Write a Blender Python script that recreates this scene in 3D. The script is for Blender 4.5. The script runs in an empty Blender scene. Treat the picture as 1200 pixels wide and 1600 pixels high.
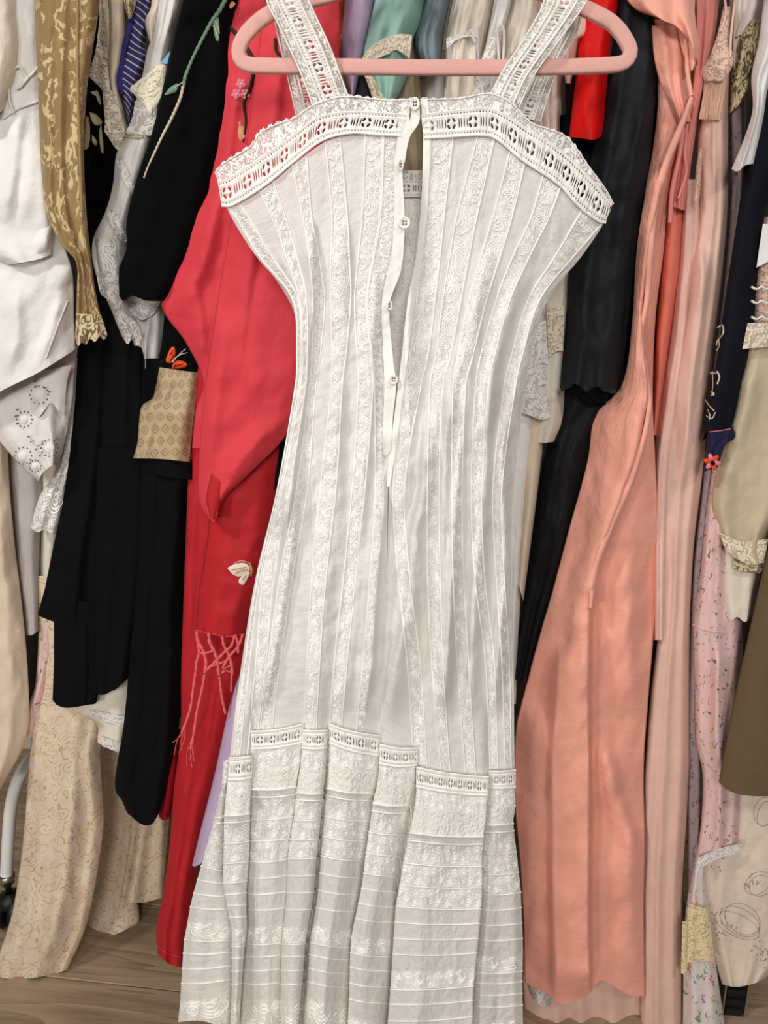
import bpy, bmesh, math, random
import numpy as np
from mathutils import Vector

# ------------------------------------------------------------------ camera, world, lights, exposure
SC = bpy.context.scene
COL = SC.collection
F = 1155.0                      # focal length in pixels of the 1200x1600 frame
PITCH = math.radians(14.0)
CAMY, CAMZ = -0.89, 1.17
CP, SP = math.cos(PITCH), math.sin(PITCH)

cam_d = bpy.data.cameras.new('camera')
cam_d.sensor_fit = 'VERTICAL'
cam_d.sensor_height = 36.0
cam_d.lens = 36.0 * F / 1600.0
cam_d.clip_start = 0.02
cam = bpy.data.objects.new('camera', cam_d)
COL.objects.link(cam)
cam.location = (0, CAMY, CAMZ)
cam.rotation_euler = (math.radians(90) - PITCH, 0, 0)
SC.camera = cam

world = bpy.data.worlds.new('room_ambient')
SC.world = world
world.use_nodes = True
world.node_tree.nodes['Background'].inputs[0].default_value = (1.0, 0.975, 0.945, 1)
world.node_tree.nodes['Background'].inputs[1].default_value = 0.17

def area_light(name, loc, target, size, power, color):
    d = bpy.data.lights.new(name, 'AREA')
    d.shape = 'DISK'; d.size = size; d.energy = power; d.color = color
    o = bpy.data.objects.new(name, d); COL.objects.link(o)
    o.location = loc
    o.rotation_euler = (Vector(target) - Vector(loc)).to_track_quat('-Z', 'Y').to_euler()
    return o
area_light('ceiling_spot', (-1.25, -1.05, 2.40), (0.05, 0.1, 0.60), 0.25, 26, (1.0, 0.97, 0.93))
area_light('ceiling_spot', (1.15, -1.70, 2.45), (0.25, 0.1, 0.2), 0.30, 17, (1.0, 0.965, 0.92))
area_light('low_fill_light', (-1.15, -1.75, 1.05), (0.1, 0.1, 0.10), 0.30, 17, (1.0, 0.97, 0.93))  # added unseen fill from low left, brightens the lower garments
area_light('ceiling_panel', (0.1, -3.1, 2.0), (0.0, 0.1, 0.0), 0.9, 56, (1.0, 0.98, 0.955))

SC.view_settings.view_transform = 'Standard'
SC.view_settings.look = 'None'
SC.view_settings.exposure = -0.52
SC.view_settings.gamma = 1.0
SC.view_settings.use_curve_mapping = False
try:
    SC.cycles.transparent_max_bounces = 24
except Exception:
    pass

# ------------------------------------------------------------------ maths helpers
def at(px, py, Y):
    """photo pixel + distance plane -> world point (arrays welcome)"""
    px = np.asarray(px, float); py = np.asarray(py, float); Y = np.asarray(Y, float)
    dx = (px - 600) / F; dy = (800 - py) / F
    t = (Y - CAMY) / (dy * SP + CP)
    return np.stack([t * dx, Y + 0 * t, CAMZ + t * (dy * CP - SP)], -1)

def curve(pts, n, smooth=True):
    p = np.array(pts, float)
    if len(p) > 2 and smooth:
        q = np.vstack([2 * p[0] - p[1], p, 2 * p[-1] - p[-2]])
        out = []
        for i in range(1, len(q) - 2):
            p0, p1, p2, p3 = q[i - 1:i + 3]
            ta = 0.5
            d1 = max(np.linalg.norm(p2 - p1), 1e-6)
            d0 = max(np.linalg.norm(p1 - p0), 1e-6); d2 = max(np.linalg.norm(p3 - p2), 1e-6)
            m1 = (p2 - p0) / (d0 + d1) * d1; m2 = (p3 - p1) / (d1 + d2) * d1
            for k in range(10):
                t = k / 10
                out.append((2*t**3 - 3*t**2 + 1) * p1 + (t**3 - 2*t**2 + t) * m1 + (-2*t**3 + 3*t**2) * p2 + (t**3 - t**2) * m2)
        out.append(p[-1])
        p = np.array(out)
    s = np.concatenate([[0], np.cumsum(np.linalg.norm(np.diff(p, axis=0), axis=1))])
    tt = np.linspace(0, s[-1], n)
    return np.stack([np.interp(tt, s, p[:, k]) for k in range(p.shape[1])], -1)

def vnoise(x, y, seed=0):
    rng = np.random.RandomState(seed)
    tab = rng.rand(64, 64) * 2 - 1
    xi = np.floor(x).astype(int); yi = np.floor(y).astype(int)
    fx = x - xi; fy = y - yi
    fx = fx * fx * (3 - 2 * fx); fy = fy * fy * (3 - 2 * fy)
    a = tab[yi % 64, xi % 64]; b = tab[yi % 64, (xi + 1) % 64]
    c = tab[(yi + 1) % 64, xi % 64]; d = tab[(yi + 1) % 64, (xi + 1) % 64]
    return (a * (1 - fx) + b * fx) * (1 - fy) + (c * (1 - fx) + d * fx) * fy

def fbm(x, y, seed=0, octs=3):
    s = 0; a = 1.0
    for k in range(octs):
        s = s + a * vnoise(x * 2**k + 13.7 * k, y * 2**k + 7.1 * k, seed + k); a *= 0.5
    return s

class Patch:
    """a sheet: pixel grids and depth grid over (v, u)"""
    def __init__(s, PX, PY, YY):
        s.PX, s.PY, s.YY = PX, PY, YY
        s.nv, s.nu = PX.shape
        w = at(PX, PY, YY)
        mid = w[:, s.nu // 2]; s.H = float(np.linalg.norm(np.diff(mid, axis=0), axis=1).sum())
        row = w[s.nv // 2]; s.W = float(np.linalg.norm(np.diff(row, axis=0), axis=1).sum())
    def ev(s, u, v, lift=0.0):
        u = np.clip(np.asarray(u, float), 0, 1) * (s.nu - 1); v = np.clip(np.asarray(v, float), 0, 1) * (s.nv - 1)
        i = np.minimum(u.astype(int), s.nu - 2); j = np.minimum(v.astype(int), s.nv - 2)
        fu = u - i; fv = v - j
        def g(A):
            return (A[j, i] * (1 - fu) + A[j, i + 1] * fu) * (1 - fv) + (A[j + 1, i] * (1 - fu) + A[j + 1, i + 1] * fu) * fv
        return at(g(s.PX), g(s.PY), g(s.YY) - lift)
    def depth(s, px, py):
        k = np.argmin((s.PX - px) ** 2 + (s.PY - py) ** 2)
        return float(s.YY.flat[k])

def coons(L, R, T=None, B=None, nu=36, nv=90, smooth=True, smT=True):
    l = curve(L, nv, smooth); r = curve(R, nv, smooth)
    t = curve([l[0]] + list(T or []) + [r[0]], nu, smT); b = curve([l[-1]] + list(B or []) + [r[-1]], nu, smT)
    u = np.linspace(0, 1, nu)[None, :, None]; v = np.linspace(0, 1, nv)[:, None, None]
    S = (1 - u) * l[:, None] + u * r[:, None] + (1 - v) * t[None] + v * b[None]
    S -= (1 - u) * (1 - v) * l[0] + u * (1 - v) * r[0] + (1 - u) * v * l[-1] + u * v * r[-1]
    return S[..., 0], S[..., 1]

# ------------------------------------------------------------------ object helpers
def mesh_obj(name, verts, faces, mat, parent=None, uv=None, smooth=True):
    me = bpy.data.meshes.new(name)
    me.from_pydata([tuple(map(float, p)) for p in verts], [], [tuple(map(int, f)) for f in faces])
    if uv is not None:
        lay = me.uv_layers.new(name='UVMap')
        vi = np.zeros(len(me.loops), np.int32); me.loops.foreach_get('vertex_index', vi)
        lay.data.foreach_set('uv', np.asarray(uv, np.float32)[vi].ravel())
    if smooth:
        me.polygons.foreach_set('use_smooth', np.ones(len(me.polygons), bool))
    if mat: me.materials.append(mat)
    o = bpy.data.objects.new(name, me); COL.objects.link(o)
    if parent:
        o.parent = parent
        o.location = -Vector(parent.location)
    return o

def tag(o, label, cat, group=None, kind=None):
    if label: o['label'] = label
    if cat: o['category'] = cat
    if group: o['group'] = group
    if kind: o['kind'] = kind
    return o

def thing(name, label, cat, loc=(0, 0, 0), group=None):
    o = bpy.data.objects.new(name, None); COL.objects.link(o)
    o.location = loc; o.empty_display_size = 0.05
    return tag(o, label, cat, group)

def gfaces(nv, nu, off=0):
    j, i = np.meshgrid(np.arange(nv - 1), np.arange(nu - 1), indexing='ij')
    a = (j * nu + i + off).ravel()
    return np.stack([a, a + 1, a + nu + 1, a + nu], -1)

def sheet(name, P, mat, parent, u0=0, u1=1, v0=0, v1=1, nu=8, nv=80, lift=0.0, edge=None):
    """part of a patch as a mesh; edge(u) -> extra v at the far end (scallops)"""
    u = np.linspace(u0, u1, nu); v = np.linspace(v0, v1, nv)
    U, V = np.meshgrid(u, v)
    if edge is not None:
        U, V = edge(U, V)
    w = P.ev(U, V, lift)
    uv = np.stack([U * P.W, V * P.H], -1).reshape(-1, 2)
    return mesh_obj(name, w.reshape(-1, 3), gfaces(nv, nu), mat, parent, uv)

def tube_mesh(path, radii, seg=8, cap=True, flat=(1, 1), sq=1.0):
    """round tube along a world path"""
    p = np.array(path, float); n = len(p)
    r = np.broadcast_to(np.asarray(radii, float), (n,))
    T = np.gradient(p, axis=0); T /= np.maximum(np.linalg.norm(T, axis=1, keepdims=True), 1e-9)
    up = np.array([0, 1.0, 0])
    V = []
    for k in range(n):
        a = np.cross(T[k], up)
        if np.linalg.norm(a) < 1e-3: a = np.cross(T[k], [1.0, 0, 0])
        a /= np.linalg.norm(a); b = np.cross(T[k], a)
        for s in range(seg):
            th = 2 * math.pi * s / seg
            c_, s_ = math.cos(th), math.sin(th)
            V.append(p[k] + r[k] * (flat[0] * math.copysign(abs(c_) ** sq, c_) * a + flat[1] * math.copysign(abs(s_) ** sq, s_) * b))
    Fc = []
    for k in range(n - 1):
        for s in range(seg):
            s2 = (s + 1) % seg
            Fc.append((k * seg + s, k * seg + s2, (k + 1) * seg + s2, (k + 1) * seg + s))
    if cap:
        Fc.append(tuple(range(seg))); Fc.append(tuple((n - 1) * seg + s for s in reversed(range(seg))))
    return V, Fc

def tube(name, path, radii, mat, parent=None, seg=8, flat=(1, 1), sq=1.0):
    V, Fc = tube_mesh(path, radii, seg, True, flat, sq)
    return mesh_obj(name, V, Fc, mat, parent)

def lathe(name, prof, loc, mat, parent=None, seg=24, axis='z'):
    V = []; Fc = []
    for (r, h) in prof:
        for s in range(seg):
            th = 2 * math.pi * s / seg
            c, d = r * math.cos(th), r * math.sin(th)
            V.append({'z': (c, d, h), 'y': (c, h, d), 'x': (h, c, d)}[axis])
    for k in range(len(prof) - 1):
        for s in range(seg):
            s2 = (s + 1) % seg
            Fc.append((k * seg + s, k * seg + s2, (k + 1) * seg + s2, (k + 1) * seg + s))
    Fc.append(tuple(range(seg))); Fc.append(tuple((len(prof) - 1) * seg + s for s in range(seg)))
    V = [(a + loc[0], b + loc[1], c + loc[2]) for a, b, c in V]
    return mesh_obj(name, V, Fc, mat, parent)

def merge(parts):
    V = []; Fc = []; UV = []
    for v, f in parts:
        o = len(V); V.extend(v); Fc.extend(tuple(int(i) + o for i in q) for q in f)
    return V, Fc

# ------------------------------------------------------------------ materials
def lin(c):
    r = []
    for x in c[:3]:
        x = x / 255.0
        r.append(x / 12.92 if x <= 0.04045 else ((x + 0.055) / 1.055) ** 2.4)
    return tuple(r) + (1.0,)

class NT:
    def __init__(s, name):
        s.m = bpy.data.materials.new(name); s.m.use_nodes = True
        s.t = s.m.node_tree; s.n = s.t.nodes; s.l = s.t.links
        s.b = s.n['Principled BSDF']; s.out = s.n['Material Output']
        tc = s.n.new('ShaderNodeTexCoord'); s.uv = tc.outputs['UV']; s.ob = tc.outputs['Object']; s.gen = tc.outputs['Generated']
    def set(s, sock, v):
        if hasattr(v, 'node'): s.l.new(v, sock)
        elif isinstance(v, (tuple, list)) and len(v) == 3 and sock.type == 'RGBA': sock.default_value = tuple(v) + (1,)
        else: sock.default_value = v
    def math(s, op, a, b=None, c=None, clamp=False):
        n = s.n.new('ShaderNodeMath'); n.operation = op; n.use_clamp = clamp
        s.set(n.inputs[0], a)
        if b is not None: s.set(n.inputs[1], b)
        if c is not None: s.set(n.inputs[2], c)
        return n.outputs[0]
    def map(s, vec, scale=(1, 1, 1), rot=0, loc=(0, 0, 0)):
        n = s.n.new('ShaderNodeMapping'); s.l.new(vec, n.inputs[0])
        n.inputs['Scale'].default_value = scale; n.inputs['Rotation'].default_value = (0, 0, rot); n.inputs['Location'].default_value = loc
        return n.outputs[0]
    def noise(s, vec, scale, detail=3, rough=.5, dist=0, color=False):
        n = s.n.new('ShaderNodeTexNoise'); s.l.new(vec, n.inputs['Vector'])
        n.inputs['Scale'].default_value = scale; n.inputs['Detail'].default_value = detail
        n.inputs['Roughness'].default_value = rough; n.inputs['Distortion'].default_value = dist
        return n.outputs['Color' if color else 'Fac']
    def voro(s, vec, scale, feature='F1', out='Distance', rnd=1.0):
        n = s.n.new('ShaderNodeTexVoronoi'); n.feature = feature; s.l.new(vec, n.inputs['Vector'])
        n.inputs['Scale'].default_value = scale; n.inputs['Randomness'].default_value = rnd
        return n.outputs[out]
    def ramp(s, f, stops, interp='LINEAR'):
        n = s.n.new('ShaderNodeValToRGB'); s.l.new(f, n.inputs[0]); n.color_ramp.interpolation = interp
        e = n.color_ramp.elements
        while len(e) < len(stops): e.new(0.5)
        for k, (p, c) in enumerate(stops):
            e[k].position = p; e[k].color = c if len(c) == 4 else tuple(c) + (1,)
        return n.outputs[0]
    def step(s, f, lo, hi):
        n = s.n.new('ShaderNodeMapRange'); n.interpolation_type = 'SMOOTHSTEP'
        s.set(n.inputs[0], f); n.inputs[1].default_value = lo; n.inputs[2].default_value = hi
        return n.outputs[0]
    def mix(s, f, a, b):
        n = s.n.new('ShaderNodeMix'); n.data_type = 'RGBA'
        s.set(n.inputs[0], f); s.set(n.inputs[6], a); s.set(n.inputs[7], b)
        return n.outputs[2]
    def addv(s, a, b, k):
        n = s.n.new('ShaderNodeVectorMath'); n.operation = 'MULTIPLY_ADD'
        s.l.new(b, n.inputs[0]); n.inputs[1].default_value = (k, k, 0); s.l.new(a, n.inputs[2])
        return n.outputs[0]
    def sep(s, v):
        n = s.n.new('ShaderNodeSeparateXYZ'); s.l.new(v, n.inputs[0]); return n.outputs
    def bump(s, h, strength=.3, dist=.001, prev=None):
        n = s.n.new('ShaderNodeBump'); n.inputs['Strength'].default_value = strength; n.inputs['Distance'].default_value = dist
        s.set(n.inputs['Height'], h)
        if prev is not None: s.l.new(prev, n.inputs['Normal'])
        s.l.new(n.outputs[0], s.b.inputs['Normal']); return n.outputs[0]
    def base(s, color, rough=.8, sheen=.0, spec=.3, alpha=1.0, metal=0.0):
        s.set(s.b.inputs['Base Color'], color); s.set(s.b.inputs['Roughness'], rough)
        s.set(s.b.inputs['Specular IOR Level'], spec); s.set(s.b.inputs['Metallic'], metal)
        s.set(s.b.inputs['Sheen Weight'], sheen); s.b.inputs['Sheen Roughness'].default_value = .4
        s.set(s.b.inputs['Alpha'], alpha)
    def translucent(s, color, fac):
        t = s.n.new('ShaderNodeBsdfTranslucent'); s.set(t.inputs[0], color)
        x = s.n.new('ShaderNodeMixShader'); x.inputs[0].default_value = fac
        s.l.new(s.b.outputs[0], x.inputs[1]); s.l.new(t.outputs[0], x.inputs[2])
        return x.outputs[0]

def fabric(name, rgb, rough=.8, sheen=.05, spec=.25, var=.05, crink=.35, thread=.2, alpha=1.0, trans=0.0, cs=45, tint=None):
    """plain cloth: slight colour drift, crumple relief and thread relief"""
    s = NT(name); c = lin(rgb)
    n1 = s.noise(s.uv, 9, 3)
    col = s.mix(s.math('MULTIPLY', s.step(n1, .3, .7), 1.0), tuple(x * (1 - var) for x in c[:3]), tuple(min(1, x * (1 + var)) for x in c[:3]))
    s.base(col, rough, sheen * .3, spec * .45, alpha)
    b1 = None
    if crink: b1 = s.bump(s.noise(s.uv, cs, 4, .55), crink, .006)
    if thread: s.bump(s.noise(s.map(s.uv, (2200, 500, 1)), 1, 1), thread, .0006, b1)
    if trans:
        sh = s.translucent(c, trans)
        if alpha < 1.0:
            tr = s.n.new('ShaderNodeBsdfTransparent'); x = s.n.new('ShaderNodeMixShader'); x.inputs[0].default_value = alpha
            s.b.inputs['Alpha'].default_value = 1.0
            s.l.new(tr.outputs[0], x.inputs[1]); s.l.new(sh, x.inputs[2]); sh = x.outputs[0]
        s.l.new(sh, s.out.inputs[0])
    return s.m

def lace(name, rgb, scale=160, cover=.5, net=.35, fine=900, ground=None, rough=.85):
    """flowered lace: dense sprigs on an open net, holes really transparent"""
    s = NT(name); c = lin(rgb)
    scale = scale * 1.5
    wob = s.addv(s.uv, s.noise(s.uv, scale * 1.2, 2, color=True), .005)
    v = s.voro(wob, scale, 'SMOOTH_F1')
    ring = s.math('ABSOLUTE', s.math('SINE', s.math('MULTIPLY', v, 9.0)))
    big = s.noise(s.uv, scale * .55, 2)
    solid = s.step(s.math('ADD', s.math('MULTIPLY', ring, .35), big), .78 - cover * .3, .88 - cover * .3)
    netm = s.step(s.voro(s.uv, fine, 'DISTANCE_TO_EDGE'), .28, .10)
    a = s.math('MAXIMUM', solid, s.math('MAXIMUM', s.math('MULTIPLY', netm, .9), net))
    g = lin(ground) if ground else tuple(x * .8 for x in c[:3])
    s.base(s.mix(solid, g, c), rough, .1, .2, a)
    s.bump(s.math('ADD', solid, s.math('MULTIPLY', ring, .4)), .7, .0015)
    return s.m

# ------------------------------------------------------------------ the setting: floor planks, wall
def wood_mat(name, k):
    s = NT(name)
    o = s.map(s.ob, (1, 1, 1), 0, (k * 3.1, k * 1.7, 0))
    w = s.noise(s.map(o, (2.2, 60, 1)), 1.0, 5, .6, .7)
    w2 = s.noise(s.map(o, (7, 420, 1)), 1.0, 3, .6)
    rings = s.math('FRACT', s.math('MULTIPLY', s.noise(s.map(o, (1.5, 11, 1)), 1.0, 2, .5, .6), 9.0))
    f = s.math('ADD', s.math('ADD', s.math('MULTIPLY', w, .55), s.math('MULTIPLY', w2, .28)), s.math('MULTIPLY', rings, .17))
    col = s.ramp(f, [(.28, lin((112, 92, 72))), (.48, lin((154, 130, 106))), (.75, lin((180, 156, 130)))])
    s.base(col, .5, 0, .3); s.bump(f, .12, .001)
    return s.m
WOODS = [wood_mat('oak_laminate', k) for k in range(3)]
def plain(name, rgb, rough=.6, spec=.4, metal=0.0, bump=0):
    s = NT(name); s.base(lin(rgb), rough, 0, spec, 1.0, metal)
    if bump: s.bump(s.noise(s.ob, bump, 3), .15, .001)
    return s.m
M_wall = plain('wall_paint', (196, 188, 176), .9, .2, 0, 60)
M_under = plain('floor_joint', (40, 32, 26), .9)

fl = mesh_obj('floor', [(-2.2, -2.6, -.012), (2.2, -2.6, -.012), (2.2, 1.25, -.012), (-2.2, 1.25, -.012)], [(0, 1, 2, 3)], M_under, smooth=False)
fl['kind'] = 'structure'; fl['label'] = 'pale oak laminate floor below the hanging clothes'
fl_rot = math.radians(-7)
def plank(y, x0, x1, w, mat):
    bm = bmesh.new()
    bmesh.ops.create_cube(bm, size=1)
    for v in bm.verts: v.co = Vector((v.co.x * (x1 - x0), v.co.y * (w - .0022), v.co.z * .012))
    bmesh.ops.bevel(bm, geom=bm.edges[:], offset=.0012, segments=1, affect='EDGES')
    me = bpy.data.meshes.new('plank'); bm.to_mesh(me); bm.free()
    me.materials.append(mat)
    o = bpy.data.objects.new('plank', me); COL.objects.link(o); o.parent = fl
    cx = (x0 + x1) / 2
    o.location = (cx * math.cos(fl_rot) - y * math.sin(fl_rot), cx * math.sin(fl_rot) + y * math.cos(fl_rot), -.006)
    o.rotation_euler = (0, 0, fl_rot)
random.seed(5)
for r in range(-6, 6):
    y = r * .192 + .06
    off = random.uniform(-.5, .5)
    for x0 in (-1.9 + off - .5, -.62 + off - .5, .66 + off - .5):
        plank(y, max(x0, -2.0), min(x0 + 1.278, 2.0), .192, WOODS[random.randrange(3)])
wb = mesh_obj('wall_back', [(-2.2, 1.0, 0), (2.2, 1.0, 0), (2.2, 1.0, 2.5), (-2.2, 1.0, 2.5)], [(0, 1, 2, 3)], M_wall, smooth=False)
wb['kind'] = 'structure'

# ------------------------------------------------------------------ the white lawn dress
WHITE = (243, 241, 236)
M_batiste = fabric('white_batiste', WHITE, .75, .1, .3, .02, .55, .15, .86, .10, 60)
M_backing = fabric('white_batiste_back', WHITE, .75, .1, .3, .02, .3, .15, .55, .10, 55)
M_cotton = fabric('white_cotton', (246, 243, 236), .8, .1, .25, .02, .25, .15, 1.0, 0, 70)
M_frill = fabric('white_crinkled_cotton', (246, 243, 236), .8, .1, .25, .02, .9, .2, 1.0, 0, 110)
M_thread = fabric('white_thread', (250, 248, 243), .8, .1, .2, .02, 0, 0)
def net_mat():
    s = NT('lace_net'); c = lin(WHITE)
    n = s.noise(s.uv, 260, 2)
    e = s.step(s.voro(s.uv, 620, 'DISTANCE_TO_EDGE'), .34, .08)
    a = s.math('MAXIMUM', s.math('MULTIPLY', e, .95), s.math('ADD', s.math('MULTIPLY', s.step(n, .4, .62), .44), .32), clamp=True)
    s.base(c, .85, .1, .2, a); s.bump(n, .5, .001)
    return s.m
M_net = net_mat()
M_edge = lace('edge_lace', (246, 243, 237), 150, .42, .28, 620)
M_pearl = plain('pearl_button', (244, 240, 230), .25, .6)
M_hole = plain('button_hole', (120, 108, 92), .8)

dress = thing('dress', 'long white sheer lawn dress with lace stripes, hung on the pink hanger', 'dress', tuple(at(590, 1600, 0.0)))

# --- band between skirt and flounce, as segments (see the photo's pleats)
# segment columns: x boundaries per row
ROWS = [
 # (x boundaries b0..b8, y left/right of each of the 8 segments)
 ([350, 357, 394, 475, 512, 592, 652, 764, 804], [(1190,1186),(1184,1181),(1143,1131),(1141,1141),(1131,1150),(1163,1169),(1199,1214),(1205,1203)]),
 ([348, 355, 394, 473, 511, 591, 651, 763, 804], [(1224,1221),(1219,1215),(1170,1160),(1169,1169),(1160,1181),(1193,1196),(1229,1243),(1231,1230)]),
 ([343, 353, 392, 470, 510, 589, 648, 761, 805], [(1243,1243),(1242,1238),(1206,1195),(1204,1204),(1193,1207),(1224,1226),(1262,1274),(1261,1259)]),
 ([336, 350, 391, 464, 507, 583, 640, 758, 801], [(1275,1274),(1272,1268),(1230,1226),(1236,1237),(1228,1237),(1252,1255),(1298,1304),(1286,1284)]),
 ([314, 348, 388, 451, 499, 567, 616, 752, 815], [(1353,1360),(1380,1376),(1346,1342),(1342,1340),(1336,1345),(1364,1370),(1416,1420),(1397,1394)]),
 ([293, 361, 386, 444, 485, 548, 610, 744, 817], [(1438,1440),(1450,1450),(1446,1443),(1448,1447),(1444,1450),(1458,1464),(1516,1512),(1492,1490)]),
 ([287, 361, 382, 442, 481, 545, 608, 741, 817], [(1468,1468),(1478,1478),(1474,1472),(1475,1474),(1471,1480),(1488,1494),(1546,1540),(1519,1517)]),
 ([281, 360, 377, 440, 473, 542, 601, 737, 818], [(1563,1553),(1560,1558),(1560,1558),(1562,1560),(1556,1566),(1588,1594),(1650,1642),(1592,1590)]),
 ([277, 359, 375, 439, 469, 540, 598, 734, 819], [(1597,1606),(1618,1616),(1617,1615),(1618,1617),(1612,1622),(1640,1646),(1702,1694),(1646,1644)]),
]
SEG_DEPTH = [(.016, .010), (-.012, -.014), (.002, .004), (-.008, -.012), (-.008, .002), (-.006, .002), (-.018, -.014), (.002, .012)]
# which piece lies in front at each pleat edge: L = the left one, R = the right one, V = both roll into a dark valley
PLEAT = ['R', 'L', 'L', 'V', 'R', 'R', 'L']
NUF = 420
def flounce_rows():
    out = []
    for ri, (b, ys) in enumerate(ROWS):
        g = min(1.0, .35 + ri * .14)
        x = []; y = []; d = []; k = []
        for sgm in range(8):
            xa, xb = b[sgm], b[sgm + 1]; ya, yb = ys[sgm]; da, db = SEG_DEPTH[sgm]
            le = PLEAT[sgm - 1] if sgm else None; re_ = PLEAT[sgm] if sgm < 7 else None
            wd = xb - xa
            n = 7
            for q in range(n):
                t = q / (n - 1)
                e = 0.0
                xx = xa + wd * t
                if le == 'V' and q == 0: xx += 3 * g
                if re_ == 'V' and q == n - 1: xx -= 3 * g
                x.append(xx)
                y.append(ya + (yb - ya) * t + (3.0 if wd > 50 else 1.2) * math.sin(math.pi * t))
                roll = -.013 * math.sin(math.pi * t) ** .8 - .004 * math.sin(2.5 * math.pi * t + sgm) * (wd > 60)
                if le == 'R' and q == 0: roll -= .004
                if re_ == 'L' and q == n - 1: roll -= .004
                d.append(da + (db - da) * t + roll)
                k.append(sgm + .06 + .88 * t)
            if sgm < 7:
                yn = ys[sgm + 1][0]; sd = 7 * g
                deep = max(db, SEG_DEPTH[sgm + 1][0]) + .016 + .014 * (PLEAT[sgm] == 'V')
                if PLEAT[sgm] == 'L':
                    x += [xb - sd, xb - sd * .6]; y += [yb, yn]
                elif PLEAT[sgm] == 'R':
                    x += [xb + sd * .6, xb + sd]; y += [yb, yn]
                else:
                    x += [xb - 1, xb + 1]; y += [yb, yn]
                d += [deep, deep]; k += [sgm + .97, sgm + 1.03]
        out.append((np.array(x), np.array(y), np.array(d), np.array(k) / 8))
    return out
FR = flounce_rows()
_cl = np.concatenate([[0], np.cumsum(np.mean([np.hypot(np.diff(r_[0]), .3 * np.diff(r_[1])) for r_ in FR[2:7]], axis=0) + .8)])
uu = np.interp(np.linspace(0, _cl[-1], NUF), _cl, FR[0][3])
rx = np.array([np.interp(uu, r[3], r[0]) for r in FR]); ry = np.array([np.interp(uu, r[3], r[1]) for r in FR]); rd = np.array([np.interp(uu, r[3], r[2]) for r in FR])
def smooth_u(A, n):
    for _ in range(n):
        A = A.copy(); A[:, 1:-1] = (A[:, :-2] + 2 * A[:, 1:-1] + A[:, 2:]) / 4
    return A
ry = smooth_u(ry, 1); rd = smooth_u(rd, 3); rx = smooth_u(rx, 1)
RV = np.array([0, .065, .125, .20, .40, .60, .68, .88, 1.0])
NVF = 200
vv = np.linspace(0, 1, NVF)
def col_interp(A):
    return np.array([np.interp(vv, RV, A[:, i]) for i in range(A.shape[1])]).T
def smooth_v(A, n):
    for _ in range(n):
        A = A.copy(); A[1:-1] = (A[:-2] + 2 * A[1:-1] + A[2:]) / 4
    return A
FPX = smooth_v(col_interp(rx), 8); FPY = col_interp(ry); FD = col_interp(rd)
amp = np.interp(vv, [0, .2, .5, 1], [.55, .85, 1.15, 1.5])[:, None]
FD = FD * amp + .0020 * fbm(FPX / 26, FPY / 90, 3) + np.interp(vv, [0, .16, .205, .25, 1], [0, -.004, -.006, .004, .0])[:, None]
FPX = FPX + 1.6 * vnoise(FPX / 30, FPY / 70, 9)
PF = Patch(FPX, FPY, FD)
bt_x = rx[0]; bt_y = ry[0]; bt_d = rd[0] * .55
_o = np.argsort(bt_x); bt_x, bt_y, bt_d = bt_x[_o], bt_y[_o], smooth_u(np.minimum(bt_d[_o], .004)[None], 30)[0]
def bandtop(x): return float(max(bt_y[np.abs(bt_x - x) < 8], default=np.interp(x, bt_x, bt_y)))

# --- skirt/bodice stripes: boundary lines in the photo at fixed heights
YL = [340, 400, 469, 560, 600, 767, 900, 1033]
def bl(top, xs, bot):
    p = [top] + [(x, y) for x, y in zip(xs, YL) if y > top[1] + 8]
    return p + [(bot, bandtop(bot) + 5)]
LB = [
 bl((341,292), [362,400,455,463,461,432,400,378], 357),
 bl((350,316), [369,405,458,464,462,433,403,383], 364),
 bl((373,316), [388,424,466,469,467,437,407,390], 374),
 bl((405,298), [425,447,468,472,470,440,411,400], 386),
 bl((426,281), [446,463,479,480,478,452,428,416], 397),
 bl((456,256), [473,483,489,487,484,463,437,419], 405),
 bl((479,241), [487,498,507,500,494,480,457,438], 424),
 bl((508,220), [519,517,517,519,518,500,487,480], 474),
 bl((531,213), [543,546,548,540,535,525,510,500], 494),
 bl((571,209), [566,560,554,558,560,550,537,523], 514),
 bl((598,209), [593,583,572,580,583,570,556,543], 533),
 bl((600,209), [595,585,574,582,585,586,578,567], 556),
 bl((621,209), [619,611,598,600,601,598,591,580], 570),
 bl((636,205), [631,626,609,613,616,606,605,601], 594),
]
RB = [
 bl((662,212), [657,650,637,628,622,608,605,600], 592),
 bl((675,212), [666,658,651,640,632,614,622,636], 648),
 bl((708,212), [694,688,680,668,658,632,640,656], 668),
 bl((747,211), [713,703,692,680,672,668,668,674], 690),
 bl((773,214), [745,733,720,703,692,686,688,692], 704),
 bl((797,236), [770,752,732,714,708,706,708,714], 728),
 bl((821,250), [800,782,760,738,728,722,724,732], 744),
 bl((850,270), [830,802,775,750,743,736,742,758], 766),
 bl((877,289), [858,828,797,772,763,753,757,772], 778),
 bl((912,325), [903,868,825,798,788,770,775,784], 790),
 bl((945,345), [946,897,843,815,806,784,788,796], 799),
 bl((957,318), [949,909,855,829,822,802,798,802], 804),
]
L_KIND = ['batiste','lace','batiste','lace','batiste','lace','batiste','lace','batiste','lace','batiste','lace','placket']
R_KIND = ['batiste','lace','batiste','lace','batiste','lace','batiste','lace','batiste','lace','batiste']

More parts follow.
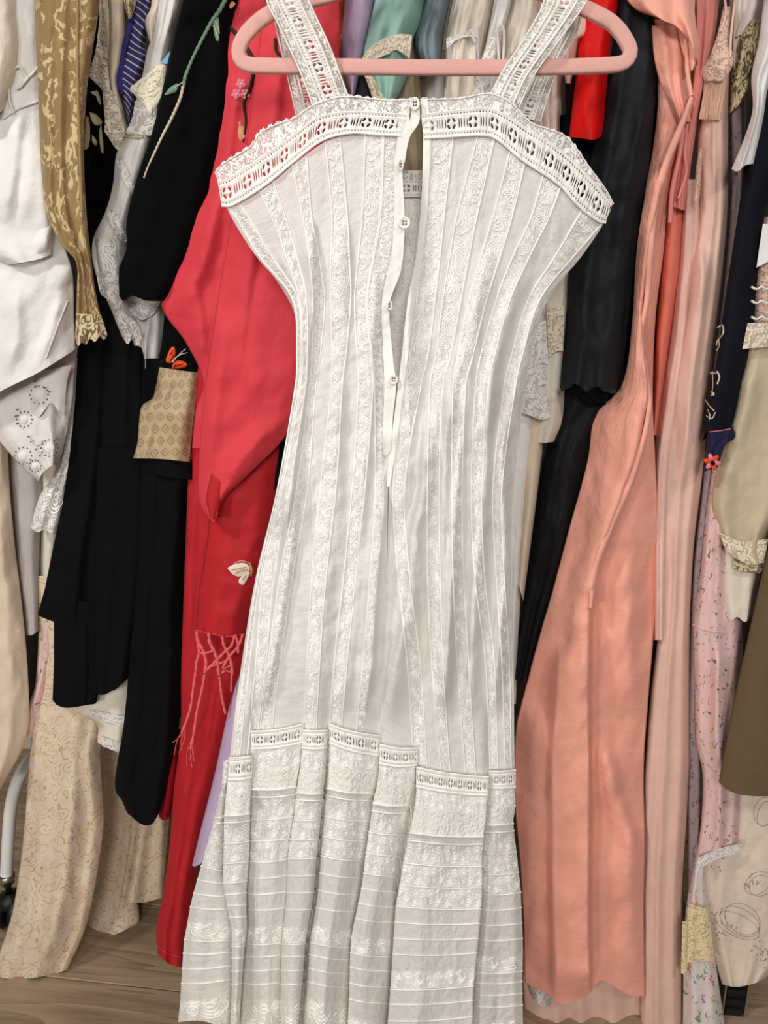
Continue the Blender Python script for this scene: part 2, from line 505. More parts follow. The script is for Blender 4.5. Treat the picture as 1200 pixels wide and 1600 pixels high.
# --- folds of the hanging cloth (pixel lines, width left/right, height in metres)
FOLDS = [
 ([(488,330),(488,480),(480,570),(463,700),(446,830)], 22, 5, .009),
 ([(470,700),(452,880),(432,1000),(410,1120)], 22, 7, .010),
 ([(533,330),(533,520),(518,760),(505,1000),(496,1120)], 16, 16, .005),
 ([(585,420),(578,620),(562,860),(548,1040),(530,1130)], 14, 10, .006),
 ([(598,730),(600,800),(590,900),(582,1040),(566,1130)], 18, 5, .010),
 ([(668,640),(662,760),(645,840),(640,940),(616,1050),(604,1150)], 9, 20, .015),
 ([(700,560),(694,800),(690,1000),(684,1120)], 7, 16, .011),
 ([(735,560),(722,680),(712,800),(706,950),(694,1120)], 8, 12, .010),
 ([(770,560),(757,760),(747,860),(736,1060),(728,1160)], 9, 14, .010),
 ([(800,600),(784,713),(790,900),(770,1120)], 7, 14, .011),
 ([(648,250),(645,400),(636,520),(640,700),(627,800)], 8, 14, .008),
 ([(765,380),(745,470),(722,560),(700,680)], 9, 16, .007),
 ([(815,420),(790,500),(765,600),(745,700)], 9, 14, .008),
 ([(860,430),(825,520),(800,640)], 10, 12, .007),
 ([(432,380),(470,470),(474,560)], 10, 10, .006),
 ([(400,1000),(392,1100),(378,1180)], 14, 9, .008),
]
def YD(x, y):
    x = np.asarray(x, float); y = np.asarray(y, float)
    ys = np.array([p[1] for p in LB[0]]); xl = np.interp(y, ys, [p[0] for p in LB[0]])
    ys2 = np.array([p[1] for p in RB[-1]]); xr = np.interp(y, ys2, [p[0] for p in RB[-1]])
    q = np.clip(np.abs((x - (xl + xr) / 2) / ((xr - xl) / 2)), 0, 1.05)
    d = -.012 + .030 * q ** 4
    for pts, sl, sr, a in FOLDS:
        py = np.array([p[1] for p in pts], float); pxs = np.array([p[0] for p in pts], float)
        xc = np.interp(y, py, pxs)
        fade = np.clip((y - py[0]) / 70, 0, 1) * np.clip((py[-1] - y) / 40 + .25, 0, 1) * (y <= py[-1] + 10) * (y >= py[0])
        dx = x - xc
        s = np.where(dx < 0, sl, sr)
        d = d - 1.7 * a * fade * np.exp(-(dx / s) ** 2)
    w = np.clip((y - 300) / 300, .25, 1)
    d = d + w * (.0050 * fbm(x / 24, y / 190, 21) + .0024 * fbm(x / 30 + y / 60, y / 38, 31))
    k = np.clip((y - 1040) / 110, 0, 1); k = k * k * (3 - 2 * k)
    return d * (1 - k) + k * (np.interp(x, bt_x, bt_d) + .006)

def strip_patch(a, b, nu, nv=230, dY=0.0):
    PX, PY = coons(a, b, None, None, nu, nv)
    return Patch(PX, PY, YD(PX, PY) + dY)

# lace scroll motif: lines in a cell, s across 0..1, t along 0..2
def motif_lines():
    L = []
    th = np.linspace(0, 3.6 * math.pi, 26); r = .30 - .26 * th / th[-1]
    L.append(np.stack([.52 + r * np.cos(th), .50 + r * np.sin(th) * 1.05], -1))
    for rr in (.42, .55, .68):
        a = np.linspace(2.0, 4.4, 10)
        L.append(np.stack([.62 + rr * .9 * np.cos(a), .52 + rr * np.sin(a)], -1))
    for rr in (.30, .45, .60):
        a = np.linspace(-1.2, 1.0, 9)
        L.append(np.stack([.28 + rr * np.cos(a), 1.30 + rr * 1.05 * np.sin(a)], -1))
    a = np.linspace(0, 2 * math.pi, 13)
    L.append(np.stack([.26 + .13 * np.cos(a), 1.28 + .20 * np.sin(a)], -1))
    a = np.linspace(0, 1, 8)
    L.append(np.stack([.15 + .6 * a, 1.95 - .5 * a + .25 * np.sin(a * 3.1)], -1))
    L.append(np.stack([.08 + .1 * np.sin(a * 5), .95 + .6 * a], -1))
    return [np.clip(l, [.04, -.05], [.96, 2.05]) for l in L]
MOT = motif_lines()
def lace_motifs(name, P, parent, along='v', u0=0, u1=1, v0=0, v1=1, asp=1.0, lift=.0014, wid=.066, mat=None):
    """raised scroll embroidery repeated along a strip"""
    if along == 'v':
        n = max(1, int(round((v1 - v0) * P.H / (P.W * (u1 - u0) * 2 * asp))))
    else:
        n = max(1, int(round((u1 - u0) * P.W / (P.H * (v1 - v0) * 2 * asp))))
    V = []; Fc = []; off = 0
    for c in range(n):
        flip = c % 2
        for l in MOT:
            s = l[:, 0] if not flip else 1 - l[:, 0]
            t = (c + l[:, 1] / 2) / n
            T = np.gradient(l, axis=0); T /= np.maximum(np.linalg.norm(T, axis=1, keepdims=True), 1e-6)
            nx, ny = -T[:, 1], T[:, 0]
            if flip: nx = -nx
            rows = []
            for sd, up in ((-1, .15), (0, 1.0), (1, .15)):
                ss = np.clip(s + sd * wid / 2 * nx, .0, 1); ttt = np.clip(t + sd * wid / 2 * ny / (2 * n), 0, 1)
                if along == 'v': rows.append(P.ev(u0 + (u1 - u0) * ss, v0 + (v1 - v0) * ttt, lift * up))
                else: rows.append(P.ev(u0 + (u1 - u0) * ttt, v0 + (v1 - v0) * ss, lift * up))
            m = len(l)
            V.append(np.concatenate(rows))
            for q in (0, 1):
                i = np.arange(m - 1) + off + q * m
                Fc.append(np.stack([i, i + 1, i + 1 + m, i + m], -1))
            off += 3 * m
    o = mesh_obj(name, np.concatenate(V), np.concatenate(Fc), mat or M_thread, parent)
    o['kind'] = 'stuff'
    return o

# openwork cell: rectangle 1 x 1 with cut holes (s along, t across)
def ow_cell(beads=True):
    bm = bmesh.new()
    def loop(pts):
        vs = [bm.verts.new((a, b, 0)) for a, b in pts]
        for i in range(len(vs)): bm.edges.new((vs[i], vs[(i + 1) % len(vs)]))
    k = 5
    loop([(i / k, 0) for i in range(k)] + [(1, i / k) for i in range(k)] + [(1 - i / k, 1) for i in range(k)] + [(0, 1 - i / k) for i in range(k)])
    def oval(cx, cy, a, b, rot, n=10):
        c, s = math.cos(rot), math.sin(rot)
        loop([(cx + a * math.cos(t) * c - b * math.sin(t) * s, cy + (a * math.cos(t) * s + b * math.sin(t) * c) * RT) for t in [2 * math.pi * i / n for i in range(n)]])
    RT = .92
    for sx in (-1, 1):
        for sy in (-1, 1):
            oval(.33 + sx * .125, .50 + sy * .125, .112, .060, -sx * sy * 1.05 if True else 0)
    for x in (.70, .80, .93):
        oval(x, .50, .030, .215, 0, 10)
    oval(.07, .50, .030, .20, 0, 10)
    if beads:
        for i in range(7):
            oval((i + .5) / 7, .115, .042, .036, 0, 6)
            oval((i + .5) / 7, .885, .036, .028, 0, 6)
    bmesh.ops.triangle_fill(bm, use_beauty=True, use_dissolve=False, edges=bm.edges[:])
    bm.verts.ensure_lookup_table(); bm.verts.index_update()
    V = np.array([v.co[:2] for v in bm.verts]); Fc = np.array([[v.index for v in f.verts] for f in bm.faces])
    bm.free()
    return V, Fc
OWV, OWF = ow_cell()
def openwork(name, P, parent, along='u', u0=0, u1=1, v0=0, v1=1, cell=None, lift=.0015, mat=None):
    if along == 'u': n = max(1, int(round((u1 - u0) * P.W / cell)))
    else: n = max(1, int(round((v1 - v0) * P.H / cell)))
    V = []; Fc = []
    for c in range(n):
        s = (c + OWV[:, 0]) / n; t = OWV[:, 1]
        V.append(P.ev(u0 + (u1 - u0) * s, v0 + (v1 - v0) * t, lift) if along == 'u' else P.ev(u0 + (u1 - u0) * t, v0 + (v1 - v0) * s, lift))
        Fc.append(OWF + c * len(OWV))
    o = mesh_obj(name, np.concatenate(V), np.concatenate(Fc), mat or M_cotton, parent)
    md = o.modifiers.new('thickness', 'SOLIDIFY'); md.thickness = .0009
    return o
def cord(name, P, parent, fixed, along='v', a=0, b=1, r=.0009, n=120, lift=.0008, mat=None):
    t = np.linspace(a, b, n)
    p = P.ev(np.full(n, fixed), t, lift) if along == 'v' else P.ev(t, np.full(n, fixed), lift)
    p = p + np.stack([0 * t, 0 * t, 0 * t], -1)
    return tube(name, p, r, mat or M_thread, parent, 5)

for B, K, side in ((LB, L_KIND, 'l'), (RB, R_KIND, 'r')):
    for i, kd in enumerate(K):
        if kd == 'seam':
            continue
        lace_k = kd == 'lace'
        P = strip_patch(B[i], B[i + 1], 9 if lace_k else 12)
        if kd == 'placket':
            P = strip_patch(B[i], B[i + 1], 8)
            sheet('batiste_panel', P, M_batiste, dress, 0, 1, .45, 1, 8, 140, .0)
            continue
        if lace_k:
            o = sheet('lace_strip', P, M_net, dress, nu=9, nv=230)
            lace_motifs('scroll_embroidery', P, o, 'v', .06, .94)
            o.children[0].location = (0, 0, 0)
        else:
            sheet('batiste_panel', P, M_batiste, dress, nu=12, nv=230)
        if i: cord('seam_cord', P, dress, 0.0, 'v', r=.0010, n=150)

# button placket along the opening, buttons
PLK = Patch(*(lambda a: (a[0], a[1], YD(a[0], a[1]) - .004))(coons(
    [(622,176),(621,214),(616,250),(616,340),(611,400),(597,469),(599,560),(601,600),(599,650),(598,704)],
    [(640,168),(638,205),(629,250),(632,345),(627,420),(609,475),(614,560),(619,600),(614,650),(612,690)], None, [(600,712),(608,708)], 9, 150)))
pk = sheet('button_placket', PLK, M_cotton, dress, nu=9, nv=150)
PTAB = Patch(*(lambda a: (a[0], a[1], YD(a[0], a[1]) - .005))(coons([(644,158),(641,185),(628,215),(620,250)], [(655,158),(655,190),(640,215),(632,255)], None, None, 6, 40)))
sheet('button_placket', PTAB, M_cotton, dress, nu=6, nv=40)
PRF = Patch(*(lambda a: (a[0], a[1], YD(a[0], a[1]) - .003))(coons(
    [(657,155),(661,200),(659,300),(649,410),(636,480),(627,560),(620,620),(609,705),(604,760)],
    [(668,155),(673,200),(669,300),(659,410),(648,480),(637,560),(629,620),(618,705),(609,760)], None, None, 6, 120)))
sheet('placket_facing', PRF, M_cotton, dress, nu=6, nv=120)

def button(px, py, rpx, Y, tilt=0.0, squash=1.0):
    c = at(px, py, Y); r = rpx * .00072
    o = lathe('button', [(r * .0001, 0), (r * .55, -.0002), (r * .78, -.0008), (r * .92, -.0013), (r, -.0005), (r * .95, .0008), (r * .0001, .001)], (0, 0, 0), M_pearl, dress, 22, 'y')
    o.location = Vector(c) - Vector(dress.location)
    o.scale = (squash, 1, 1); o.rotation_euler = (0, 0, tilt)
    for sx in (-1, 1):
        for sz in (-1, 1):
            h = lathe('thread_hole', [(r * .001, -.0009), (r * .17, -.0008), (r * .17, -.0003)], (sx * r * .24, 0, sz * r * .24), M_hole, None, 8, 'y')
            h.parent = o
for px, py, rp, sq in ((648, 162, 9, .85), (626, 258, 8, .55), (632, 348, 9, 1), (609, 477, 8, .55), (615, 593, 8, .9)):
    button(px, py, rp, float(YD(px, py)) - .010, .4 if sq < .8 else 0, sq)

# top band: openwork with beading and scalloped edge lace
def band_patch(lo, hi, nu, nv, dY=0.0):
    """lo = lower edge, hi = upper edge, left to right; u along, v downwards"""
    a = curve(hi, nu); b = curve(lo, nu)
    v = np.linspace(0, 1, nv)[:, None, None]
    S = a[None] * (1 - v) + b[None] * v
    return Patch(S[..., 0], S[..., 1], YD(S[..., 0], S[..., 1]) + dY)
LT_HI = [(341,284),(357,279),(419,239),(462,209),(496,184),(541,175),(592,176),(638,180)]
LT_LO = [(347,322),(362,321),(413,290),(462,250),(504,219),(547,208),(592,210),(626,212)]
RT_HI = [(658,180),(711,173),(766,170),(790,180),(815,196),(864,226),(906,262),(940,300),(954,318)]
RT_LO = [(662,216),(711,213),(750,211),(773,215),(815,249),(873,288),(906,324),(936,346),(946,348)]
LE_HI = [(335,268),(348,252),(391,224),(404,204),(428,191),(459,181),(484,164),(520,150),(547,147),(603,153),(648,152)]
LE_LO = [(341,286),(357,283),(419,243),(432,233),(462,212),(480,198),(496,186),(520,181),(541,179),(592,180),(640,182)]
RE_HI = [(656,152),(717,151),(766,143),(802,160),(831,190),(864,201),(890,214),(922,260),(948,296),(959,318)]
RE_LO = [(658,182),(711,176),(766,173),(790,183),(815,199),(864,229),(890,250),(906,265),(940,303),(955,322)]
def scal(n, depth, seed):
    def f(U, V):
        sc = depth * np.abs(np.sin(U * n * math.pi)) ** .7 + .05 * vnoise(U * 260, 0 * U, seed)
        return U, np.clip(V + (1 - V) * (depth - sc), 0, 1)
    return f
for HI, LO, EH, EL, n in ((LT_HI, LT_LO, LE_HI, LE_LO, 13), (RT_HI, RT_LO, RE_HI, RE_LO, 13)):
    P = band_patch(LO, HI, 220, 16, -.002)
    b = openwork('openwork_band', P, dress, 'u', cell=.0245)
    for f, r in ((.0, .0010), (.20, .0006), (.79, .0006), (1.0, .0012)):
        cord('band_cord', P, dress, f, 'u', r=r, n=180, lift=.0022)
    PE = band_patch(EL, EH, 160, 10, -.001)
    e = sheet('edge_lace', PE, M_edge, dress, nu=260, nv=10, edge=scal(n * 2, .16, n))
    for f in (.12, .95):
        cord('edge_cord', PE, dress, f, 'u', r=.0007, n=160, lift=.001)

# shoulder straps: openwork middle, lace either side
def strap(Lp, Rp, Y0, Y1, nv=60):
    PX, PY = coons(Lp, Rp, None, None, 24, nv)
    v = np.linspace(0, 1, nv)[:, None]
    P = Patch(PX, PY, Y0 + (Y1 - Y0) * v + .004 * (2 * np.linspace(0, 1, 24)[None] - 1) ** 2 + .0012 * fbm(PX / 18, PY / 25, 77))
    cell = .0245
    rt = thing('shoulder_strap', None, None); rt.parent = dress; rt.location = -Vector(dress.location)
    o = sheet('strap_lace', P, M_edge, dress, 0, .28, 0, 1, 7, nv)
    o2 = sheet('strap_lace', P, M_edge, dress, .74, 1, 0, 1, 7, nv)
    bpy.data.objects.remove(rt)
    openwork('strap_openwork', P, dress, 'v', .24, .78, 0, 1, cell, .001)
    for f, r in ((.02, .0009), (.25, .0012), (.38, .0006), (.64, .0006), (.77, .0012), (.98, .0009)):
        cord('strap_cord', P, dress, f, 'v', r=r, n=70, lift=.0022)
strap([(414,-4),(420,12),(433,37),(462,99),(477,135),(489,170)], [(478,-16),(485,4),(518,76),(532,115),(548,158)], -.026, -.007)
strap([(852,-16),(846,10),(815,65),(785,110),(764,150)], [(922,-8),(914,8),(890,42),(834,120),(812,168)], -.026, -.007)
strap([(424,6),(428,30),(440,85),(452,135),(463,185)], [(470,-4),(474,30),(486,85),(500,140),(508,190)], .022, .034)
strap([(862,6),(858,40),(838,90),(815,140),(795,180)], [(914,6),(902,50),(880,90),(864,130),(845,190)], .022, .034)

# back of the dress, seen through the opening
BK = coons([(350,318),(405,400),(460,490),(468,600),(440,767),(408,900),(372,1150),(360,1230)],
           [(944,345),(905,400),(850,480),(824,560),(815,620),(796,767),(794,900),(797,1150),(796,1230)],
           [(470,290),(560,276),(640,272),(720,276),(830,290)], None, 70, 130)
PB = Patch(BK[0], BK[1], .034 + .004 * fbm(BK[0] / 30, BK[1] / 200, 55))
sheet('back_panel', PB, M_backing, dress, nu=70, nv=130)
BB = coons([(560,285),(560,312)], [(720,285),(720,312)], [(640,281)], [(640,308)], 60, 8)
PBB = Patch(BB[0], BB[1], .030 + 0 * BB[0]); openwork('back_band', PBB, dress, 'u', cell=.0245)
BE = coons([(560,268),(560,287)], [(720,268),(720,287)], [(640,266)], [(640,283)], 60, 6)
sheet('back_edge_lace', Patch(BE[0], BE[1], .030 + 0 * BE[0]), M_edge, dress, nu=60, nv=6)
for xa, xb in ((608, 636), (637, 664)):
    BL = coons([(xa, 310), (xa - 6, 500), (xa - 10, 720)], [(xb, 310), (xb - 6, 500), (xb - 12, 720)], None, None, 8, 90)
    PBL = Patch(BL[0], BL[1], .029 + .002 * fbm(BL[0] / 20, BL[1] / 150, 57))
    o = sheet('back_lace_strip', PBL, M_net, dress, nu=8, nv=90)
    lace_motifs('scroll_embroidery', PBL, o, 'v', .05, .95).location = (0, 0, 0)
    cord('seam_cord', PBL, dress, 0, 'v')

# flounce: openwork band, lace rows, frill, pintucked lawn, insertion, scalloped hem
openwork('flounce_openwork', PF, dress, 'u', 0, 1, .0, .065, .0330, .002)
for f, r in ((.0, .0013), (.064, .0014), (.013, .0007), (.052, .0007)):
    cord('flounce_cord', PF, dress, f, 'u', r=r, n=280, lift=.003)
def lrow(v0, v1, nv=10):
    o = sheet('flounce_lace', PF, M_net, dress, 0, 1, v0, v1, NUF, nv)
    lace_motifs('scroll_embroidery', PF, o, 'u', 0, 1, v0 + (v1 - v0) * .06, v1 - (v1 - v0) * .06, .85).location = (0, 0, 0)
    cord('flounce_cord', PF, dress, v1, 'u', r=.0010, n=280, lift=.0015)
lrow(.065, .125)
sheet('gathered_frill', PF, M_frill, dress, 0, 1, .125, .205, NUF, 14, .003)
cord('flounce_cord', PF, dress, .205, 'u', r=.0014, n=280, lift=.004)
sheet('flounce_backing', PF, M_net, dress, 0, 1, .20, .225, NUF, 4, -.001)
cord('flounce_cord', PF, dress, .225, 'u', r=.0013, n=280, lift=.0015)
lrow(.225, .285); lrow(.285, .343); lrow(.343, .40)
sheet('tucked_lawn', PF, M_batiste, dress, 0, 1, .40, .60, NUF, 30)
lrow(.60, .68)
sheet('tucked_lawn', PF, M_batiste, dress, 0, 1, .68, .88, NUF, 30)
for f in (.45, .50, .55, .725, .775, .825):
    cord('pintuck', PF, dress, f, 'u', r=.0010, n=290, lift=.0008)
o = sheet('hem_lace', PF, M_net, dress, 0, 1, .88, 1, NUF * 2, 14, 0, lambda U, V: (U, V - np.clip((V - .94) / .06, 0, 1) * .025 * np.abs(np.sin(U * 17 * math.pi))))
lace_motifs('scroll_embroidery', PF, o, 'u', 0, 1, .888, .972, .9).location = (0, 0, 0)

# ------------------------------------------------------------------ velvet hanger that carries the dress
s = NT('pink_velvet'); n_ = s.noise(s.ob, 900, 2)
s.base(s.mix(n_, lin((214, 158, 148)), lin((232, 182, 172))), .85, .35, .2); s.bump(n_, .25, .0006)
M_velvet = s.m
M_chrome = plain('chrome', (205, 203, 200), .22, .5, 1.0)
hang = thing('coat_hanger', 'pale pink velvet hanger with open loop ends holding the white dress', 'hanger', tuple(at(680, 104, -.002)))
HY = .000
path = [(680,-62),(600,-40),(520,-10),(470,4),(425,20),(395,42),(377,66),(373,86),(382,99),(405,103),(520,104),(680,106),(840,105),(950,102),(976,97),(985,82),(976,60),(958,38),(932,22),(900,8),(850,-10),(770,-38),(680,-62)]
pc = curve(path, 190)
pw = at(pc[:, 0], pc[:, 1], HY)
tube('hanger_frame', pw, .0076, M_velvet, hang, 20, (1.0, .62), .5)
hp = [(680,-62),(680,-110),(681,-150)]
hk = curve(hp, 20); h1 = at(hk[:, 0], hk[:, 1], HY)
top = h1[-1]; arc = [top + np.array([0, .022 - .022 * math.cos(t), .024 * math.sin(t)]) for t in np.linspace(.1, 3.6, 24)]
tube('hanger_hook', np.vstack([h1, arc]), .0021, M_chrome, hang, 8)
RAIL_FRONT = top + np.array([0, .022, .008])

# ------------------------------------------------------------------ garments on the rail behind
def gp(name, mat, L, R, T=None, B=None, Y=.1, Yb=None, parent=None, nu=34, nv=90, bulge=.02, nf=3, fa=.010, wr=.0025,
       depth=.06, taper=.55, seed=0, fl=(), smooth=True, smT=True, closed=True, wdir=0.0, ws=(28, 60)):
    """hanging cloth: outline in photo pixels at its own distance, folded front, closed round the back"""
    PX, PY = coons(L, R, T, B, nu, nv, smooth, smT)
    u = np.linspace(0, 1, nu)[None]; v = np.linspace(0, 1, nv)[:, None]
    rng = np.random.RandomState(seed + 100)
    Yb = Y if Yb is None else Yb
    D = Y + (Yb - Y) * v + bulge * np.abs(2 * u - 1) ** 3
    for k in range(nf):
        c = (k + .5 + rng.uniform(-.28, .28)) / nf + rng.uniform(-.12, .12) * (v - .5) + .03 * np.sin(v * rng.uniform(3, 7) + k)
        s1 = rng.uniform(.22, .42) / nf; s2 = rng.uniform(.22, .42) / nf
        a = fa * rng.uniform(.5, 1.1) * (.45 + .55 * v)
        dx = u - c
        D = D - a * np.exp(-(dx / np.where(dx < 0, s1, s2)) ** 2)
    for pts, sl, sr, a in fl:
        py = np.array([p[1] for p in pts], float); pxs = np.array([p[0] for p in pts], float)
        if py[0] > py[-1]: py, pxs = py[::-1], pxs[::-1]
        xc = np.interp(PY, py, pxs)
        fade = np.clip((PY - py[0]) / 40, 0, 1) * np.clip((py[-1] - PY) / 40, 0, 1)
        dx = PX - xc
        D = D - a * fade * np.exp(-(dx / np.where(dx < 0, sl, sr)) ** 2)
    D = D + wr * fbm(PX / ws[0] + wdir * PY / 40, PY / ws[1] - wdir * PX / 60, seed + 7)
    P = Patch(PX, PY, D)
    w = at(PX, PY, D).reshape(-1, 3)
    uv = np.stack([np.broadcast_to(u * P.W, PX.shape), np.broadcast_to(v * P.H, PX.shape)], -1).reshape(-1, 2)
    V = [w]; Fc = [gfaces(nv, nu)]; UV = [uv]
    if closed:
        nb = 7
        s = (np.arange(1, nb + 1) / (nb + 1))[None]
        l = np.stack([PX[:, 0], PY[:, 0], D[:, 0]], -1); r = np.stack([PX[:, -1], PY[:, -1], D[:, -1]], -1)
        cx = (l[:, :1] + r[:, :1]) / 2; hx = (r[:, :1] - l[:, :1]) / 2
        tp = 1 - (1 - taper) * np.sin(math.pi * s) ** .5
        bx = cx + hx * tp * (1 - 2 * s)
        by = r[:, 1:2] * (1 - s) + l[:, 1:2] * s - 2
        # hem of the back never hangs below the front hem
        by = np.minimum(by, PY.min(axis=1, keepdims=True) + 4 if B else by)
        bd = r[:, 2:] * (1 - s) + l[:, 2:] * s + depth * np.sin(math.pi * s) ** .7
        V.append(at(bx, by, bd).reshape(-1, 3))
        UV.append(np.stack([np.broadcast_to(P.W * (1 + s), bx.shape), np.broadcast_to(v * P.H, bx.shape)], -1).reshape(-1, 2))
        o = nu * nv
        Fc.append(gfaces(nv, nb, o)[:, ::1])
        j = np.arange(nv - 1)
        Fc.append(np.stack([j * nu + nu - 1, o + j * nb, o + (j + 1) * nb, (j + 1) * nu + nu - 1], -1))
        Fc.append(np.stack([o + j * nb + nb - 1, j * nu, (j + 1) * nu, o + (j + 1) * nb + nb - 1], -1))
    ob = mesh_obj(name, np.concatenate(V), np.concatenate(Fc), mat, parent, np.concatenate(UV))
    return ob, P

def garment(name, label, cat, mat, L, R, T=None, B=None, Y=.1, part='body', **k):
    base = max(list(L) + list(R), key=lambda p: p[1])
    root = thing(name, label, cat, tuple(at(base[0], base[1], Y)))
    o, P = gp(part, mat, L, R, T, B, Y, parent=root, **k)
    return root, P

def stroke(name, mat, pts, w, P, parent, lift=.0012, n=40, twist=0):
    """embroidered or corded line lying on a garment"""
    c = curve(pts, n)
    ww = np.interp(np.linspace(0, 1, n), np.linspace(0, 1, len(np.atleast_1d(w))), np.atleast_1d(w)) * .00075 / 2
    if twist: ww = ww * (1 + .16 * np.sin(np.arange(n) * twist))
    d = np.array([P.depth(a, b) for a, b in c]) if isinstance(P, Patch) else np.full(n, P)
    if isinstance(P, Patch):
        for _ in range(3): d[1:-1] = (d[:-2] + 2 * d[1:-1] + d[2:]) / 4
    return tube(name, at(c[:, 0], c[:, 1], d - lift), ww, mat, parent, 6)

def blob(name, mat, polys, P, parent, lift=.0012, dome=.0012):
    """small stitched shapes (petals, wings) on a garment, slightly domed"""
    parts = []
    for poly in polys:
        c = curve(list(poly) + [poly[0]], 17)[:-1]
        ctr = c.mean(0)
        d = P.depth(*ctr) if isinstance(P, Patch) else P
        mid = ctr + (c - ctr) * .6
        ring0 = at(c[:, 0], c[:, 1], d - lift * .4); ring1 = at(mid[:, 0], mid[:, 1], d - lift - dome * .8); top = at(ctr[0], ctr[1], d - lift - dome)
        V = np.vstack([ring0, ring1, top[None]]); m = len(c)
        Fc = [(i, (i + 1) % m, m + (i + 1) % m, m + i) for i in range(m)] + [(m + i, m + (i + 1) % m, 2 * m) for i in range(m)]
        parts.append((list(V), Fc))
    V, Fc = merge(parts)
    return mesh_obj(name, V, Fc, mat, parent)

def oval(cx, cy, a, b, rot=0, n=10):
    c, s = math.cos(rot), math.sin(rot)
    return [(cx + a * math.cos(t) * c - b * math.sin(t) * s, cy + a * math.cos(t) * s + b * math.sin(t) * c) for t in [2 * math.pi * i / n for i in range(n)]]

# ---- patterned cloths
def contour_print(name, base, line, k=7.0, sc=22, w=.10, rough=.5, extra=None, relief=.4, spec=.4):
    """woven scrolls: outlines of a wandering field"""
    s = NT(name)
    wob = s.addv(s.uv, s.noise(s.uv, sc * .9, 1, color=True), .02)
    f = s.noise(wob, sc, 1.5, .45, 1.2)
    fr = s.math('FRACT', s.math('MULTIPLY', f, k))
    ln = s.step(s.math('ABSOLUTE', s.math('SUBTRACT', fr, .5)), w, w * .45)
    v = s.math('FRACT', s.math('MULTIPLY', s.voro(wob, sc * 1.1), 3.2))
    ln2 = s.step(s.math('ABSOLUTE', s.math('SUBTRACT', v, .5)), w * 1.1, w * .5)
    sel = s.step(s.noise(s.uv, sc * .5, 1), .46, .54)
    ln = s.math('ADD', s.math('MULTIPLY', ln, sel), s.math('MULTIPLY', ln2, s.math('SUBTRACT', 1.0, sel)), clamp=True)
    c = s.mix(s.math('MULTIPLY', ln, .75), lin(base), lin(line))
    if extra:
        c = s.mix(s.math('MULTIPLY', s.step(s.noise(s.uv, sc * .6, 2), .5, .62), .55), c, lin(extra))
    s.base(c, rough, .05, spec); b = s.bump(ln, relief, .0012)
    s.bump(s.noise(s.uv, 50, 3), .25, .005, b)
    return s.m

def floral_print(name, base, cols, leaf, sc=38, r=.32, stem=True, rough=.65, alpha=1.0, dens=.55):
    """scattered flower dots and sprig lines"""
    s = NT(name)
    wob = s.addv(s.uv, s.noise(s.uv, sc * 2, 1, color=True), .010)
    c = lin(base)
    if stem:
        f = s.math('FRACT', s.math('MULTIPLY', s.noise(wob, sc * .7, 1, .5, 1.0), 5.0))
        ln = s.step(s.math('ABSOLUTE', s.math('SUBTRACT', f, .5)), .085, .04)
        gate = s.step(s.noise(s.uv, sc * 1.1, 2), .50, .56)
        lf = s.step(s.voro(s.map(wob, (1, .55, 1), .6), sc * 3.2), .24, .17)
        gate2 = s.step(s.noise(s.map(s.uv, loc=(3, 1, 0)), sc * .9, 1), .52, .58)
        c = s.mix(s.math('MAXIMUM', s.math('MULTIPLY', ln, gate), s.math('MULTIPLY', lf, gate2)), c, lin(leaf))
    for i, cc in enumerate(cols):
        m = s.map(wob, loc=(i * 1.37, i * .71, 0))
        d = s.voro(m, sc); pet = s.voro(m, sc * 4.5)
        k = s.math('MULTIPLY', s.step(d, r, r * .8), s.step(pet, .45, .3))
        g = s.step(s.sep(s.voro(m, sc, 'F1', 'Color'))[i % 3], 1 - dens, 1 - dens + .02)
        c = s.mix(s.math('MULTIPLY', k, g), c, lin(cc))
    s.base(c, rough, .05, .3, alpha); s.bump(s.noise(s.uv, 45, 3), .3, .005)
    return s.m

def stripe_print(name, base, line, per=.0055, w=.16, rot=0.0, axis=1):
    s = NT(name)
    q = s.sep(s.map(s.uv, rot=rot))[axis]
    f = s.math('FRACT', s.math('DIVIDE', s.math('ADD', q, s.math('MULTIPLY', s.noise(s.uv, 18, 1), .004)), per))
    ln = s.step(s.math('ABSOLUTE', s.math('SUBTRACT', f, .5)), w, w * .6)
    s.base(s.mix(ln, lin(base), lin(line)), .75, .05, .25); s.bump(s.noise(s.uv, 60, 3), .3, .004)
    return s.m

def medallion_print(name, base, line, per=.0165):
    s = NT(name)
    q = s.map(s.uv, (1 / per, 1 / per, 1), .12)
    xy = s.sep(q)
    row = s.math('FLOOR', xy[1])
    x = s.math('SUBTRACT', s.math('FRACT', s.math('ADD', xy[0], s.math('MULTIPLY', s.math('MODULO', row, 2.0), .5))), .5)
    y = s.math('SUBTRACT', s.math('FRACT', xy[1]), .5)
    r = s.math('SQRT', s.math('ADD', s.math('MULTIPLY', x, x), s.math('MULTIPLY', y, y)))
    th = s.math('ARCTAN2', y, x)
    lob = s.math('SUBTRACT', r, s.math('MULTIPLY', s.math('COSINE', s.math('MULTIPLY', th, 4.0)), .035))
    ring = s.step(s.math('ABSOLUTE', s.math('SUBTRACT', lob, .29)), .055, .03)
    dot = s.step(s.math('ABSOLUTE', s.math('SUBTRACT', s.math('ADD', s.math('ABSOLUTE', x), s.math('ABSOLUTE', y)), .12)), .05, .03)
    dia = s.step(s.math('ABSOLUTE', s.math('SUBTRACT', s.math('ADD', s.math('ABSOLUTE', x), s.math('ABSOLUTE', y)), .49)), .018, .008)
    m = s.math('MAXIMUM', s.math('MAXIMUM', ring, dot), s.math('MULTIPLY', dia, .5))
    s.base(s.mix(s.math('MULTIPLY', m, .7), lin(base), lin(line)), .45, .05, .4); s.bump(m, .3, .0008)
    return s.m

